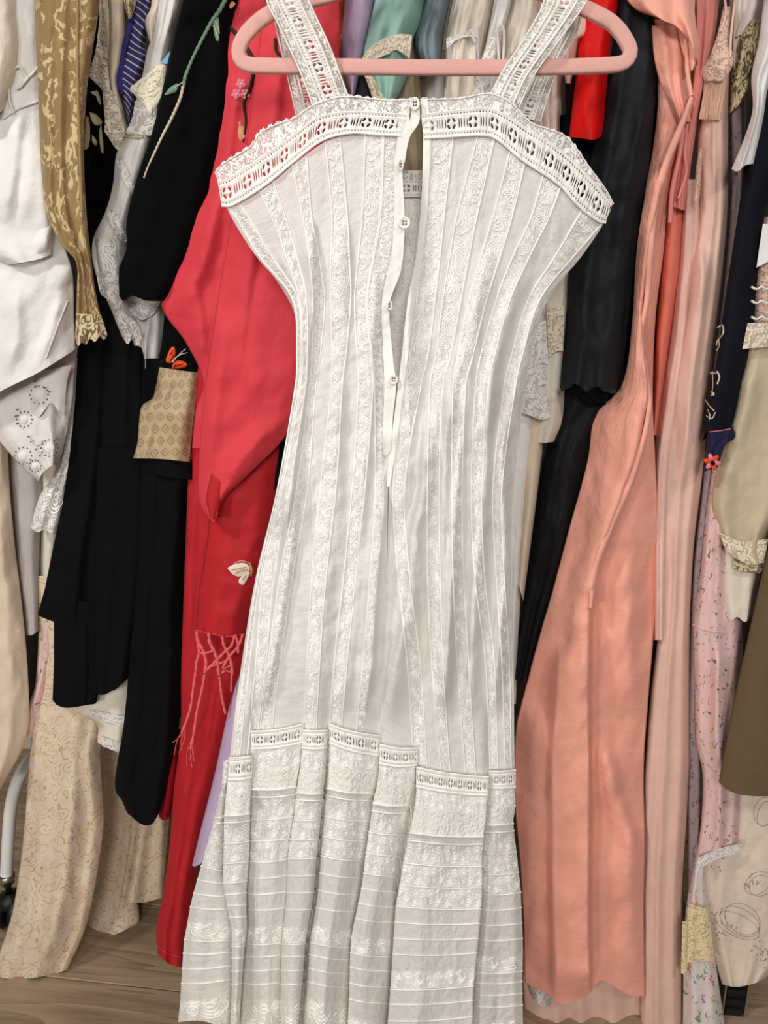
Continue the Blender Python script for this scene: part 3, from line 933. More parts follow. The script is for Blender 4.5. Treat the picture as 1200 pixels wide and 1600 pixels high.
def gold_lace(name):
    s = NT(name)
    wob = s.addv(s.uv, s.noise(s.uv, 70, 2, color=True), .022)
    v = s.voro(s.map(wob, (1, .7, 1)), 84, 'SMOOTH_F1')
    pet = s.step(s.math('SINE', s.math('MULTIPLY', v, 17.0)), -.25, .25)
    big = s.noise(s.map(wob, (1, .45, 1)), 42, 3)
    big2 = s.noise(s.map(wob, (1, .6, 1), 0, (4, 2, 0)), 75, 1)
    solid = s.math('MAXIMUM', s.math('MULTIPLY', s.step(big, .49, .52), pet), s.step(big2, .66, .69))
    grid = s.step(s.voro(s.map(s.uv, (1, 1, 1), .78), 430, 'F1', 'Distance', .1), .30, .42)
    a = s.math('ADD', s.math('MULTIPLY', solid, .30), .66)
    c = s.mix(solid, lin((176, 146, 100)), lin((216, 192, 146)))
    c = s.mix(s.math('MULTIPLY', grid, .28), c, lin((112, 86, 52)))
    s.base(c, .8, .1, .2, a); s.bump(s.math('ADD', solid, s.math('MULTIPLY', pet, .2)), .6, .0010)
    return s.m

WH = fabric('white_cotton_cloth', (228, 226, 222), .8, .08, .25, .03, .4, .2, 1, 0, 40)
WH2 = fabric('white_voile', (222, 217, 212), .75, .1, .3, .03, .35, .2)
OFF = fabric('offwhite_cloth', (222, 212, 196), .75, .08, .3, .03, .3, .2)
ECRU = fabric('ecru_cloth', (220, 204, 180), .75, .08, .3, .03, .3, .2)
CREAM = fabric('cream_flannel', (216, 196, 174), .85, .15, .2, .04, .35, .2)
LILACG = fabric('grey_lilac_cloth', (176, 168, 164), .8, .05, .2, .03, .25, .2)
LILAC = fabric('lilac_satin', (194, 170, 200), .5, .08, .4, .03, .2, .1)
BLACK = fabric('black_crepe', (14, 14, 16), .85, .02, .15, .1, .35, .2)
BLACK2 = fabric('black_velvet', (10, 10, 12), .9, .03, .1, .1, .3, .2)
INK = fabric('blue_black_silk', (31, 33, 37), .6, .03, .3, .08, .35, .15, 1, 0, 30)
NAVY = fabric('navy_ribbed_cloth', (22, 23, 32), .85, .02, .2, .08, .2, .5)
RED = fabric('coral_red_silk', (212, 64, 74), .6, .06, .3, .04, .35, .12, 1, 0, 30)
RED2 = fabric('deep_red_silk', (182, 38, 44), .6, .06, .3, .04, .35, .12, 1, 0, 30)
SCARLET = fabric('scarlet_satin', (222, 20, 18), .5, .03, .3, .05, .3, .1)
PEACH = fabric('peach_silk', (238, 168, 148), .55, .1, .3, .03, .7, .12, 1, 0, 28)
PEACH2 = fabric('peach_silk_ruffle', (242, 174, 154), .5, .1, .35, .03, .3, .12, 1, 0, 28)
ROSE = fabric('rose_pink_silk', (222, 140, 130), .55, .08, .3, .03, .3, .12)
BLUSH = fabric('blush_crepe', (228, 188, 174), .65, .1, .3, .03, .35, .2)
NUDE = fabric('nude_satin', (222, 184, 168), .5, .1, .4, .03, .25, .1)
MINT = fabric('mint_satin', (150, 192, 178), .45, .08, .4, .03, .25, .1)
SLATE = fabric('slate_blue_satin', (112, 126, 132), .4, .05, .5, .05, .35, .1)
KHAKI = fabric('khaki_cloth', (170, 156, 126), .7, .05, .3, .04, .25, .2)
OLIVE = fabric('olive_brown_wool', (104, 88, 66), .9, .08, .15, .04, .25, .5)
TAUPE = fabric('champagne_satin', (196, 180, 152), .42, .06, .45, .03, .25, .1)
BLUEBIT = fabric('sky_blue_lining', (134, 176, 214), .7)
EMB_GREEN = fabric('green_embroidery_thread', (112, 142, 116), .7, .1, .3, .15, 0, .6)
EMB_IVORY = fabric('ivory_embroidery_thread', (206, 192, 170), .7, .1, .3, .1, 0, .6)
EMB_DARK = fabric('dark_embroidery_thread', (48, 50, 36), .7)
EMB_PINK = fabric('pink_embroidery_thread', (232, 128, 146), .6, .1, .3, .1, 0, .5)
EMB_TAN = fabric('tan_embroidery_thread', (214, 158, 112), .6, .1, .3, .1, 0, .5)
EMB_GOLD = fabric('gold_embroidery_thread', (198, 146, 58), .6)
EMB_WHITE = fabric('white_embroidery_thread', (232, 220, 206), .6)
EMB_ORANGE = fabric('orange_embroidery_thread', (226, 84, 40), .6)
FRINGE = fabric('coral_fringe_cord', (226, 104, 104), .6)
GOLDL = gold_lace('gold_lace')
LACE_W = lace('white_lace', (232, 228, 222), 120, .75, .55, 600)
LACE_C = lace('cream_lace', (228, 214, 190), 110, .7, .50, 600)
LACE_P = lace('pink_lace', (226, 190, 172), 130, .7, .6, 600)
LACE_Y = lace('yellow_lace', (232, 212, 168), 85, .85, .8, 500)
LACE_E = lace('ecru_lace', (204, 188, 150), 75, .55, .35, 500, (120, 104, 76))
CROCHET = lace('crochet_net', (228, 216, 196), 140, .35, .30, 330)
BROCADE = contour_print('cream_brocade', (222, 202, 176), (178, 146, 100), 6.0, 34, .085, .42, (232, 218, 198), .5)
MEDAL = medallion_print('beige_medallion_brocade', (180, 158, 122), (112, 88, 66))
STRIPE = stripe_print('blue_pinstripe', (58, 56, 116), (212, 200, 190), .0075, .13, -.25)
PINKFL = floral_print('pink_sprig_print', (224, 188, 184), [(190, 186, 204), (212, 172, 180)], (116, 102, 94), 46, .30)
MULTI = floral_print('meadow_print', (224, 212, 208), [(206, 70, 110), (226, 150, 66), (96, 110, 176)], (120, 150, 120), 30, .34, dens=.45)
PURPFL = floral_print('grey_floral_voile', (150, 132, 134), [(168, 60, 96), (96, 84, 124)], (78, 76, 84), 40, .34, dens=.5)
IVORYP = contour_print('ivory_print_silk', (220, 206, 188), (150, 134, 124), 3.2, 16, .035, .5, None, .05)
RUST = contour_print('rust_print', (196, 74, 28), (90, 40, 16), 6, 40, .15, .5)
BLKFL = contour_print('dark_flower_appliq', (12, 12, 14), (20, 20, 22), 4, 40, .1, .8)
CORALP = floral_print('coral_dotted_silk', (224, 118, 98), [(236, 160, 138)], (236, 150, 130), 40, .22, False, dens=.5)

TOP = -70
# ================= left of the dress
# white blouse with wide gathered sleeve, far left
r, P = garment('blouse', 'white cotton blouse with wide puffed sleeve and thin strap at far left', 'blouse', WH,
    [(-60, TOP), (-60, 200), (-50, 420), (-40, 640)], [(62, TOP), (60, 60), (62, 150), (75, 260), (84, 340), (112, 420), (116, 500), (118, 545)],
    None, [(0, 612), (60, 582), (108, 552)], Y=.125, nf=1, fa=.010, wr=.006, seed=3, part='sleeve', nu=70, nv=120, bulge=.015, depth=.05,
    fl=[([(30,170),(22,260),(8,350),(-10,420)], 22, 12, .016), ([(84,300),(80,350),(70,392),(40,412),(24,420)], 26, 7, .022), ([(112,400),(104,440),(78,462),(46,452)], 22, 12, .018), ([(60,180),(62,250),(70,330)], 12, 12, .010), ([(100,450),(84,500),(60,575)], 8, 14, .008), ([(20,440),(26,520),(10,590)], 24, 16, .012)], ws=(70, 90), wdir=.3)
_, PU = gp('sleeve_upper', WH, [(-60, TOP), (-60, 200), (-50, 380), (12, 414)], [(62, TOP), (60, 60), (62, 150), (72, 260), (83, 340), (80, 398)], None, [(36, 410), (60, 405)], .104, .108, r, 50, 90, .012, 1, .008, .004, depth=.012, seed=4, fl=[([(30,170),(22,260),(8,350)], 22, 12, .012), ([(66,200),(70,300),(76,390)], 20, 8, .012), ([(48,190),(44,280),(36,360)], 12, 14, .008)], ws=(70, 90))
for pts in ([(22,178),(14,150),(18,112),(30,104),(38,116),(44,124)], [(26,140),(36,126),(48,118),(60,104)], [(30,138),(42,124),(44,120)]):
    stroke('ribbon_strap', WH2, pts, 4, PU, r, .003, 40)
stroke('yoke_seam', WH2, [(5,185),(28,170),(60,158)], 4, PU, r, .002)
stroke('cuff_seam', WH2, [(106,470),(90,510),(72,560)], 3, P, r, .002)
# beige linen at the top left corner
garment('shirt', 'beige linen shirt edge at the top left corner', 'shirt', OFF, [(-60, TOP), (-60, 200)], [(28, TOP), (30, 60), (24, 120), (6, 172)], None, [(-20, 186)], Y=.088, nf=2, fa=.008, seed=5, nv=50, depth=.010)
garment('scarf', 'sliver of dusty green cloth beside beige linen, top left', 'cloth', SLATE, [(20, TOP), (20, 60)], [(46, TOP), (42, 60)], Y=.14, nf=1, seed=6, nv=24, nu=12, depth=.02)
# gold lace
r, P = garment('lace_blouse', 'sheer tan gold lace blouse with raised flowers and ragged hem', 'blouse', GOLDL,
    [(50, TOP), (54, 20), (60, 150), (64, 260), (72, 330), (92, 375), (118, 400), (120, 460), (117, 528)],
    [(160, TOP), (155, 10), (146, 70), (136, 140), (131, 230), (135, 330), (142, 400), (152, 470), (168, 524)],
    None, [(122, 540), (128, 534), (134, 538), (141, 528), (148, 533), (156, 525), (162, 530)], Y=.082, nf=3, fa=.014, seed=9, nu=40, nv=120, part='sleeve', depth=.03)
gp('lace_hem', LACE_E, [(119, 490), (118, 528)], [(158, 492), (168, 524)], None, [(122, 541), (128, 535), (134, 539), (141, 529), (148, 534), (156, 526), (162, 531)], .074, None, r, 30, 14, .006, 2, .008, .001, closed=False, seed=9)
stroke('front_fold', GOLDL, [(122, -60), (121, 100), (124, 220), (128, 330)], 5, P, r, .002, 50)
# ecru blouse with crochet edging
r, P = garment('camisole', 'cream satin camisole with crochet lace edging beside gold lace', 'camisole', ECRU,
    [(158, TOP), (166, 60), (170, 130), (178, 190), (186, 235)], [(200, TOP), (196, 60), (190, 100), (184, 128), (196, 180), (202, 215), (190, 240)], Y=.175, nf=1, fa=.006, seed=11, nu=20, nv=60, depth=.03)
gp('crochet_edging', CROCHET, [(155, -60), (157, 40), (148, 85), (137, 118), (160, 140), (164, 190), (163, 205), (180, 232)], [(168, -60), (168, 60), (168, 100), (172, 140), (182, 150), (192, 195), (196, 205), (190, 236)], None, None, .168, None, r, 10, 60, .004, 0, 0, .001, seed=2, closed=False, smooth=False)
gp('picot_trim', LACE_C, [(153, -60), (155, 30), (152, 60)], [(160, -60), (160, 30), (166, 66)], None, None, .166, None, r, 5, 30, .002, 0, 0, .001, closed=False)
# black flower-embroidered blouse behind
r, P = garment('blouse', 'black blouse with beige embroidered flowers between gold lace and cream camisole', 'blouse', BLACK2,
    [(126, TOP), (132, 80), (130, 300), (138, 420), (140, 560)], [(176, TOP), (172, 100), (182, 240), (200, 320), (205, 560)], Y=.21, nf=2, seed=13, nu=20, nv=60, depth=.06)
for k, pl in enumerate(([(141, 145), (150, 140), (156, 150), (158, 165), (154, 160), (148, 147)], [(140, 175), (152, 180), (160, 192), (150, 196), (142, 186)],
          [(134, 182), (142, 185), (144, 220), (138, 230), (132, 236)], [(158, 190), (162, 230), (162, 245), (158, 240), (155, 210)], [(144, 210), (152, 222), (150, 228), (144, 222)])):
    blob('embroidered_petal', EMB_TAN if False else LACE_E, [pl], P, r, .003)
# beige ruffle above stripes
garment('scarf', 'crumpled tan ruffle above the blue pinstriped shirt', 'scarf', LACE_E, [(190, TOP), (192, 0), (200, 30)], [(216, TOP), (214, 0), (206, 28)], Y=.17, nf=2, fa=.008, wr=.006, seed=14, nu=16, nv=30, depth=.02)
# blue pinstripe
r, P = garment('shirt', 'blue pinstriped shirt with thin white stripes', 'shirt', STRIPE,
    [(200, TOP), (205, 10), (200, 40), (190, 70), (182, 120), (190, 150), (200, 190)], [(246, TOP), (240, 0), (232, 40), (228, 70), (232, 90), (220, 120), (212, 150), (202, 194)], Y=.185, nf=2, fa=.008, seed=15, nu=30, nv=70, depth=.03)
gp('front_band', fabric('indigo_band', (56, 54, 118), .75), [(204, 20), (194, 60), (184, 100), (179, 130), (190, 148)], [(210, 24), (205, 50), (198, 80), (193, 120), (194, 144)], None, None, .180, None, r, 8, 40, .002, 0, 0, .001, closed=False)
garment('slip', 'nude satin slip edge right of the pinstriped shirt', 'slip', OFF, [(238, TOP), (236, 10), (226, 33), (232, 60), (236, 72)], [(262, TOP), (256, 0), (246, 40), (240, 70)], Y=.165, nf=1, fa=.006, seed=16, nu=16, nv=40, depth=.02)
# white lace blouse with pointed collar
r, P = garment('lace_blouse', 'white lawn and lace blouse with cream pointed lace collar', 'blouse', WH2,
    [(262, TOP), (248, 0), (240, 50), (230, 80), (222, 120), (214, 150), (206, 190), (196, 215), (182, 240), (176, 290), (165, 330), (146, 372), (145, 410), (158, 450), (172, 480), (190, 525)],
    [(300, TOP), (286, 0), (272, 50), (266, 80), (258, 130), (250, 170), (245, 200), (240, 220), (232, 250), (220, 290), (208, 330), (200, 380), (197, 440), (208, 480), (224, 520)],
    None, [(200, 535), (212, 526)], Y=.150, nf=2, fa=.006, seed=17, nu=36, nv=130, depth=.02)
gp('pointed_collar', lace('cream_guipure', (232, 222, 198), 110, .95, .75, 500), [(252, 95), (235, 110), (202, 138), (212, 150), (230, 172)], [(262, 96), (258, 120), (252, 150), (240, 175), (237, 181)], None, None, .140, None, r, 20, 30, .004, 0, 0, .001, closed=False, smooth=False)
gp('blue_insert', BLUEBIT, [(262, 84), (250, 99)], [(266, 80), (261, 100)], None, None, .139, None, r, 6, 6, 0, 0, 0, 0, closed=False)
for k, (a, b) in enumerate((([(180, 250), (192, 280), (212, 318)], [(190, 246), (205, 280), (216, 300)]), ([(165, 330), (172, 350), (194, 384)], [(178, 326), (190, 350), (200, 372)]), ([(150, 372), (155, 410), (168, 440)], [(180, 372), (184, 410), (190, 440)]))):
    Px = coons(a, b, None, None, 10, 30); d = np.vectorize(P.depth)(Px[0], Px[1])
    PP = Patch(Px[0], Px[1], d - .003)
    o = sheet('lace_insertion', PP, LACE_W, r, nu=10, nv=30)
    lace_motifs('scroll_embroidery', PP, o, 'v', .05, .95, wid=.09).location = (0, 0, 0)
gp('lace_hem', LACE_W, [(150, 425), (158, 460), (172, 470), (180, 500), (192, 528)], [(196, 430), (192, 470), (196, 490), (214, 505), (222, 528)], None, [(200, 538), (208, 520), (214, 540)], .143, None, r, 20, 40, .004, 2, .004, .002, closed=False)
stroke('beading', LACE_E, [(192, 212), (206, 214), (224, 214)], 5, P, r, .002)
gp('net_yoke', lace('yoke_net', (214, 208, 202), 90, .5, .6, 700), [(211, 158), (206, 185), (196, 208)], [(246, 160), (243, 190), (236, 212)], None, None, .143, None, r, 12, 20, .003, 0, 0, .001, closed=False)
# white ruffle below the black kimono
r, P = garment('petticoat', 'frayed white ruffle hanging below the black kimono sleeve', 'petticoat', WH2,
    [(186, 440), (186, 480), (186, 510), (206, 545)], [(262, 440), (260, 480), (258, 520), (240, 600)], None, [(212, 540), (222, 545), (230, 590)], Y=.165, nf=4, fa=.008, seed=19, nu=36, nv=50, depth=.02)
gp('frayed_tier', LACE_W, [(190, 462), (192, 500)], [(255, 462), (240, 492)], None, [(205, 492), (222, 500)], .158, None, r, 24, 20, .004, 3, .005, .002, closed=False)
# black kimono
r, P = garment('kimono', 'black kimono sleeve with green and ivory embroidered vine', 'kimono', BLACK2,
    [(298, TOP), (286, 0), (266, 90), (252, 150), (238, 205), (215, 275), (198, 345), (197, 390), (186, 420), (186, 462)],
    [(392, TOP), (372, 0), (372, 90), (362, 200), (330, 330), (296, 420), (264, 470)], None, [(192, 470), (200, 466), (206, 462), (230, 470)], Y=.115, nf=2, fa=.010, seed=21, nu=36, nv=100, part='sleeve', depth=.03)
stroke('vine_stem', EMB_GREEN, [(356, -8), (342, 18), (333, 30), (313, 67), (298, 98), (289, 122), (287, 135)], [7, 6, 5, 6], P, r, .0015, 80, 1.5)
stroke('vine_stem', EMB_IVORY, [(286, 135), (282, 153), (267, 187), (255, 210), (243, 235), (230, 264), (225, 278)], [5, 5, 4, 3], P, r, .0015, 90, 1.5)
blob('embroidered_leaf', EMB_GREEN, [[(257, 149), (264, 138), (275, 131), (287, 126), (284, 138), (272, 145)]], P, r)
blob('embroidered_leaf', EMB_GREEN, [[(333, 32), (340, 25), (343, 45), (341, 66), (335, 55)]], P, r)
for a, b in (((333, 40), (341, 60)), ((336, 32), (343, 52)), ((258, 147), (286, 128))):
    stroke('leaf_vein', EMB_IVORY, [a, ((a[0] + b[0]) / 2 + 1, (a[1] + b[1]) / 2), b], 1.5, P, r, .003, 12)
blob('embroidered_leaf', EMB_TAN, [[(355, 10), (362, 2), (368, 6), (360, 14)]], P, r)
# butterfly sleeve
r, P = garment('robe', 'black robe sleeve with orange butterfly and beige medallion brocade cuff', 'robe', BLACK2,
    [(262, 420), (256, 500), (248, 575)], [(330, 420), (322, 520), (316, 600)], Y=.140, nf=2, fa=.006, seed=23, nu=24, nv=50, part='sleeve', depth=.02)
_, PC = gp('brocade_cuff', MEDAL, [(249, 574), (243, 605), (238, 622), (222, 634), (217, 660), (215, 690), (208, 716)], [(314, 582), (308, 620), (303, 660), (297, 722)], [(270, 577), (290, 580)], [(250, 717), (280, 720)], .136, None, r, 40, 60, .012, 2, .010, .003, depth=.02, seed=24, fl=[([(262, 640), (285, 655), (300, 690)], 14, 10, .006)])
gp('cuff_lining', BLACK, [(206, 714), (232, 738)], [(300, 718), (300, 750)], [(250, 716)], [(260, 745)], .142, None, r, 20, 12, .008, 1, .004, .001, depth=.015)
blob('butterfly_wing', EMB_ORANGE, [[(259, 561), (266, 545), (271, 541), (274, 548), (273, 560), (268, 567), (260, 566)]], P, r, .004)
blob('butterfly_wing', EMB_ORANGE, [[(268, 576), (272, 566), (280, 563), (291, 567), (292, 572), (284, 575), (280, 576)]], P, r, .004)
for a, b in (((262, 562), (270, 547)), ((266, 564), (272, 554)), ((272, 573), (286, 568)), ((270, 575), (276, 568))):
    stroke('wing_vein', BLACK, [a, b], 1.4, P, r, .0068, 8)
stroke('butterfly_body', EMB_IVORY, [(269, 566), (276, 558), (283, 552)], [3, 2, 1], P, r, .006)
for e in ((291, 545), (293, 551)):
    stroke('antenna', EMB_IVORY, [(277, 557), ((277 + e[0]) / 2, (557 + e[1]) / 2 - 1), e], 1.3, P, r, .006, 14)
# eyelet petticoat
r, P = garment('petticoat', 'white broderie petticoat with scalloped eyelet hem at far left', 'petticoat', WH2,
    [(-60, 540), (-40, 640), (0, 692), (40, 735), (60, 752)], [(122, 540), (118, 580), (112, 640), (100, 700), (92, 722)], None, [(66, 740), (80, 728)], Y=.155, nf=3, fa=.010, wr=.004, seed=27, nu=44, nv=60, depth=.02)
_, PE2 = gp('eyelet_tier', WH2, [(38, 585), (42, 620), (44, 640), (52, 646)], [(112, 570), (104, 600), (100, 650)], None, [(60, 652), (70, 640), (80, 630), (92, 642)], .148, None, r, 30, 30, .006, 2, .006, .002, closed=False, seed=28)
EYE = fabric('eyelet_shadow', (120, 112, 104), .9)
random.seed(4)
def eyelets(P, spots, parent):
    for cx, cy, rr in spots:
        blob('eyelet_ring', EYE, [oval(cx + rr * math.cos(t), cy + rr * math.sin(t), 1.3, 1.6, 0, 6) for t in np.linspace(0, 2 * math.pi, 12, endpoint=False)], P, parent, .0012, .0002)
        blob('eyelet_wheel', WH, [oval(cx, cy, rr * .62, rr * .62)], P, parent, .002, .001)
eyelets(PE2, [(61, 617, 14)], r)
eyelets(P, [(38, 655, 12), (77, 700, 13), (36, 712, 13), (55, 728, 9)], r)
blob('eyelet_row', EYE, [oval(*q, 1.3, 1.6, 0, 6) for q in [(55, 588), (54, 596), (56, 604), (70, 606), (76, 612), (66, 690), (60, 696), (56, 702), (62, 712), (88, 684), (88, 694), (48, 690), (44, 682), (26, 640), (24, 650), (26, 662)]], P, r, .009, .0002)
# far-left long cream garment
garment('nightgown', 'long cream flannel nightgown along the left edge', 'nightgown', CREAM,
    [(-70, 560), (-70, 900), (-60, 1240)], [(10, 560), (14, 740), (22, 840), (34, 940), (44, 1060), (42, 1150), (0, 1235)], None, [(-30, 1245)], Y=.20, nf=3, fa=.010, wr=.005, seed=31, nu=36, nv=90, depth=.06)
garment('skirt', 'plain grey lilac cloth with stitched hem, lower left', 'skirt', LILACG,
    [(6, 620), (16, 760), (26, 880), (38, 990)], [(72, 620), (66, 760), (62, 880), (62, 984)], None, [(48, 993)], Y=.225, nf=1, fa=.006, seed=32, nu=24, nv=70, depth=.04)
garment('skirt', 'narrow strip of ivory cloth between grey cloth and black skirt', 'skirt', OFF, [(60, 660), (62, 800), (60, 970)], [(108, 660), (96, 840), (88, 970)], Y=.235, nf=1, seed=33, nu=16, nv=40, depth=.03)
r, P = garment('petticoat', 'white lace ruffle with scalloped edge peeking beside the black skirt', 'petticoat', LACE_W,
    [(112, 560), (96, 690), (84, 740), (62, 775), (47, 824)], [(125, 560), (114, 700), (104, 780), (92, 832)], None, [(58, 831), (70, 828), (82, 834)], Y=.190, nf=2, fa=.006, seed=34, nu=26, nv=60, depth=.02)
Px = coons([(76, 760), (56, 795)], [(100, 770), (94, 812)], None, None, 16, 10)
PP = Patch(Px[0], Px[1], np.vectorize(P.depth)(Px[0], Px[1]) - .003)
lace_motifs('scroll_embroidery', PP, r, 'u', wid=.08)
# cream floral sliver + pink sliver
garment('blouse', 'small pink print cloth tip beside the white rack leg', 'blouse', PINKFL, [(64, 960), (58, 1060), (32, 1130)], [(90, 960), (80, 1060), (56, 1156)], None, [(36, 1144)], Y=.232, nf=1, seed=36, nu=14, nv=40, depth=.02)
# brocade gown
r, P = garment('gown', 'cream gold brocade gown sweeping onto the floor at left', 'gown', BROCADE,
    [(56, 900), (60, 1000), (50, 1130), (42, 1240), (34, 1330), (18, 1430), (-14, 1526)], [(250, 900), (215, 1000), (160, 1150), (163, 1280), (150, 1380), (134, 1450), (106, 1515)],
    None, [(30, 1530), (75, 1524)], Y=.215, Yb=.235, nf=3, fa=.014, wr=.004, seed=37, nu=50, nv=110, part='skirt', depth=.08,
    fl=[([(120, 1000), (118, 1200), (95, 1400), (70, 1520)], 30, 24, .015)])
gp('skirt_back', BROCADE, [(130, 1000), (160, 1200), (160, 1300), (134, 1420)], [(290, 1000), (272, 1200), (264, 1300), (256, 1402)], None, [(160, 1424), (184, 1426), (190, 1412), (225, 1410)], .33, .36, r, 40, 80, .03, 4, .02, .004, depth=.08, seed=38)
gp('train', BROCADE, [(140, 1395), (134, 1430), (130, 1466)], [(216, 1410), (218, 1440), (206, 1448)], None, [(160, 1466), (190, 1456)], .36, .335, r, 24, 20, .02, 1, .008, .003, depth=.04, seed=39)
# ruffled cream layer
r, P = garment('petticoat', 'cream tiered petticoat with lace edges below the black skirt', 'petticoat', OFF,
    [(104, 1040), (108, 1110), (150, 1130), (152, 1160)], [(215, 1040), (210, 1120), (196, 1178)], None, [(170, 1170)], Y=.195, nf=2, fa=.006, seed=40, nu=26, nv=40, depth=.015)
for L_, R_ in (([(138, 1108), (150, 1122)], [(196, 1120), (194, 1138)]), ([(152, 1150), (160, 1166)], [(190, 1160), (186, 1176)])):
    gp('lace_edge', LACE_W, L_, R_, None, None, .189, None, r, 20, 8, .003, 0, 0, .001, closed=False)
# black skirt and black sleeve
r, P = garment('skirt', 'long black crepe skirt with stepped hem left of the red kimono', 'skirt', BLACK,
    [(136, 470), (118, 560), (110, 680), (98, 790), (84, 850), (70, 920), (58, 962), (84, 968), (84, 1040), (82, 1094)],
    [(236, 470), (230, 560), (236, 700), (228, 900), (216, 1000), (200, 1060)], None, [(90, 1102), (104, 1106), (150, 1099), (152, 1086), (180, 1078)], Y=.175, nf=4, fa=.014, seed=41, nu=50, nv=110, smooth=False, smT=False, depth=.03)
gp('hem_panel', BLACK, [(100, 940), (86, 968), (84, 1040), (82, 1092)], [(160, 940), (156, 1040), (152, 1092)], None, [(88, 1101), (104, 1106), (140, 1101), (150, 1099)], .168, None, r, 24, 30, .008, 1, .006, .001, depth=.01)
gp('overskirt', BLACK, [(150, 700), (148, 900), (146, 1080)], [(232, 700), (222, 900), (198, 1062)], None, [(160, 1086), (180, 1076)], .163, None, r, 30, 60, .010, 2, .008, .001, depth=.01)
r, P = garment('robe', 'long black robe sleeve with ragged tip beside the red kimono', 'robe', BLACK,
    [(222, 560), (218, 740), (210, 900), (200, 1060), (192, 1140), (182, 1200), (180, 1235), (190, 1250), (200, 1272), (212, 1278)], [(304, 560), (300, 740), (288, 900), (284, 1060), (276, 1170), (262, 1230), (248, 1272)],
    None, [(218, 1286), (228, 1290), (238, 1287)], Y=.150, nf=3, fa=.012, seed=42, nu=36, nv=100, part='sleeve', depth=.03)
# red kimono
r, P = garment('kimono', 'coral red silk kimono with embroidered plum branch behind the hanger', 'kimono', RED,
    [(385, TOP), (372, 0), (352, 60), (343, 120), (334, 200), (318, 290), (300, 350), (278, 410), (258, 460), (251, 476), (262, 498), (290, 535), (318, 598), (306, 640), (300, 700)],
    [(520, TOP), (505, 40), (520, 200), (520, 400), (500, 560), (470, 660), (430, 700)], None, [(340, 700)], Y=.106, nf=0, fa=.01, wr=.003, seed=51, nu=70, nv=130, part='sleeve', depth=.03,
    fl=[([(330, 300), (312, 400), (290, 470), (275, 500)], 26, 16, .010), ([(372, 120), (352, 260), (335, 350), (312, 450)], 14, 12, .008), ([(300, 420), (312, 500), (316, 580)], 18, 10, .008)], ws=(60, 60), wdir=.5)
_, P2 = gp('sleeve_front', RED, [(424, TOP), (410, 30), (400, 110), (388, 200), (374, 290), (360, 350), (348, 420), (335, 500), (322, 590), (312, 700), (310, 770), (316, 796), (328, 812)], [(530, TOP), (530, 200), (520, 400), (495, 540), (470, 640), (440, 690), (390, 740), (350, 780), (340, 806)], None, [(334, 815)], .082, None, r, 60, 130, .012, 1, .008, .003, depth=.04, seed=52,
    fl=[([(455, 640), (390, 700), (350, 750), (335, 780)], 26, 16, .008), ([(350, 480), (336, 620), (322, 740)], 20, 16, .010), ([(440, 80), (420, 220), (400, 340), (384, 460), (368, 600)], 30, 14, .010), ([(420, 400), (400, 520), (385, 640)], 10, 30, .008)], wdir=.5, ws=(60, 60))
gp('sleeve_inside', RED2, [(330, 740), (322, 780), (328, 806)], [(352, 760), (344, 790), (338, 808)], None, [(333, 812)], .076, None, r, 10, 20, .004, 1, .004, .001, depth=.01)
class Duo(Patch):
    def __init__(s, a, b): s.a, s.b = a, b
    def depth(s, px, py):
        hit = np.min((s.b.PX - px) ** 2 + (s.b.PY - py) ** 2) < 16
        return min(s.b.depth(px, py), s.a.depth(px, py)) if hit else s.a.depth(px, py)
P = Duo(P, P2)
stroke('branch', EMB_DARK, [(358, 42), (372, 56), (386, 76), (396, 96), (395, 120), (388, 145), (381, 160), (384, 190), (380, 222)], [6, 7, 7, 6, 4, 3], P, r, .001, 60)
stroke('branch', EMB_DARK, [(430, 60), (432, 80), (442, 90)], 5, P, r, .001, 20)
for cx, cy in ((377, 131), (370, 147), (383, 147)):
    for t in range(5):
        a = t * 2 * math.pi / 5 + .4
        blob('petal', EMB_PINK, [oval(cx + 4.8 * math.cos(a), cy + 4.8 * math.sin(a), 4.4, 3.8, a)], P, r, .0016)
    blob('flower_heart', EMB_WHITE, [oval(cx, cy, 2, 2)], P, r, .003)
blob('bud', EMB_TAN, [[(374, 192), (380, 196), (383, 210), (376, 222), (371, 208)], [(371, 192), (376, 190), (377, 198)], [(380, 208), (384, 212), (379, 221)]], P, r)
# red sash with moth and fringe
r, P = garment('sash', 'red silk sash with embroidered moth and knotted pink fringe', 'sash', RED2,
    [(318, 640), (322, 760), (326, 820), (318, 880), (310, 930), (306, 986)], [(470, 640), (440, 760), (420, 860), (400, 940), (384, 990)], None, [(330, 991), (355, 996)], Y=.105, nf=2, fa=.006, wr=.003, seed=55, nu=36, nv=80, depth=.012, ws=(50, 30))
blob('moth_wing', EMB_WHITE, [[(355, 887), (368, 881), (384, 880), (391, 889), (384, 897), (372, 901), (362, 896)]], P, r, .0016)
blob('moth_wing', EMB_WHITE, [[(372, 912), (374, 904), (384, 896), (391, 893), (387, 904), (380, 914)]], P, r, .0014)
for a, b, c in (((362, 890), (372, 889), (384, 886)), ((367, 896), (376, 892), (387, 890)), ((378, 906), (383, 900), (388, 895))):
    stroke('wing_marking', EMB_GOLD, [a, b, c], 2, P, r, .0036, 14)
stroke('moth_body', EMB_TAN, [(391, 880), (393, 890), (392, 900)], [3, 6, 3], P, r, .003, 14)
stroke('antenna', EMB_WHITE, [(390, 880), (378, 876), (366, 880)], 1.2, P, r, .002, 14)
stroke('sash_hem', RED, [(306, 985), (330, 990), (355, 995), (384, 989)], 3, P, r, .001, 30)
FY = .097
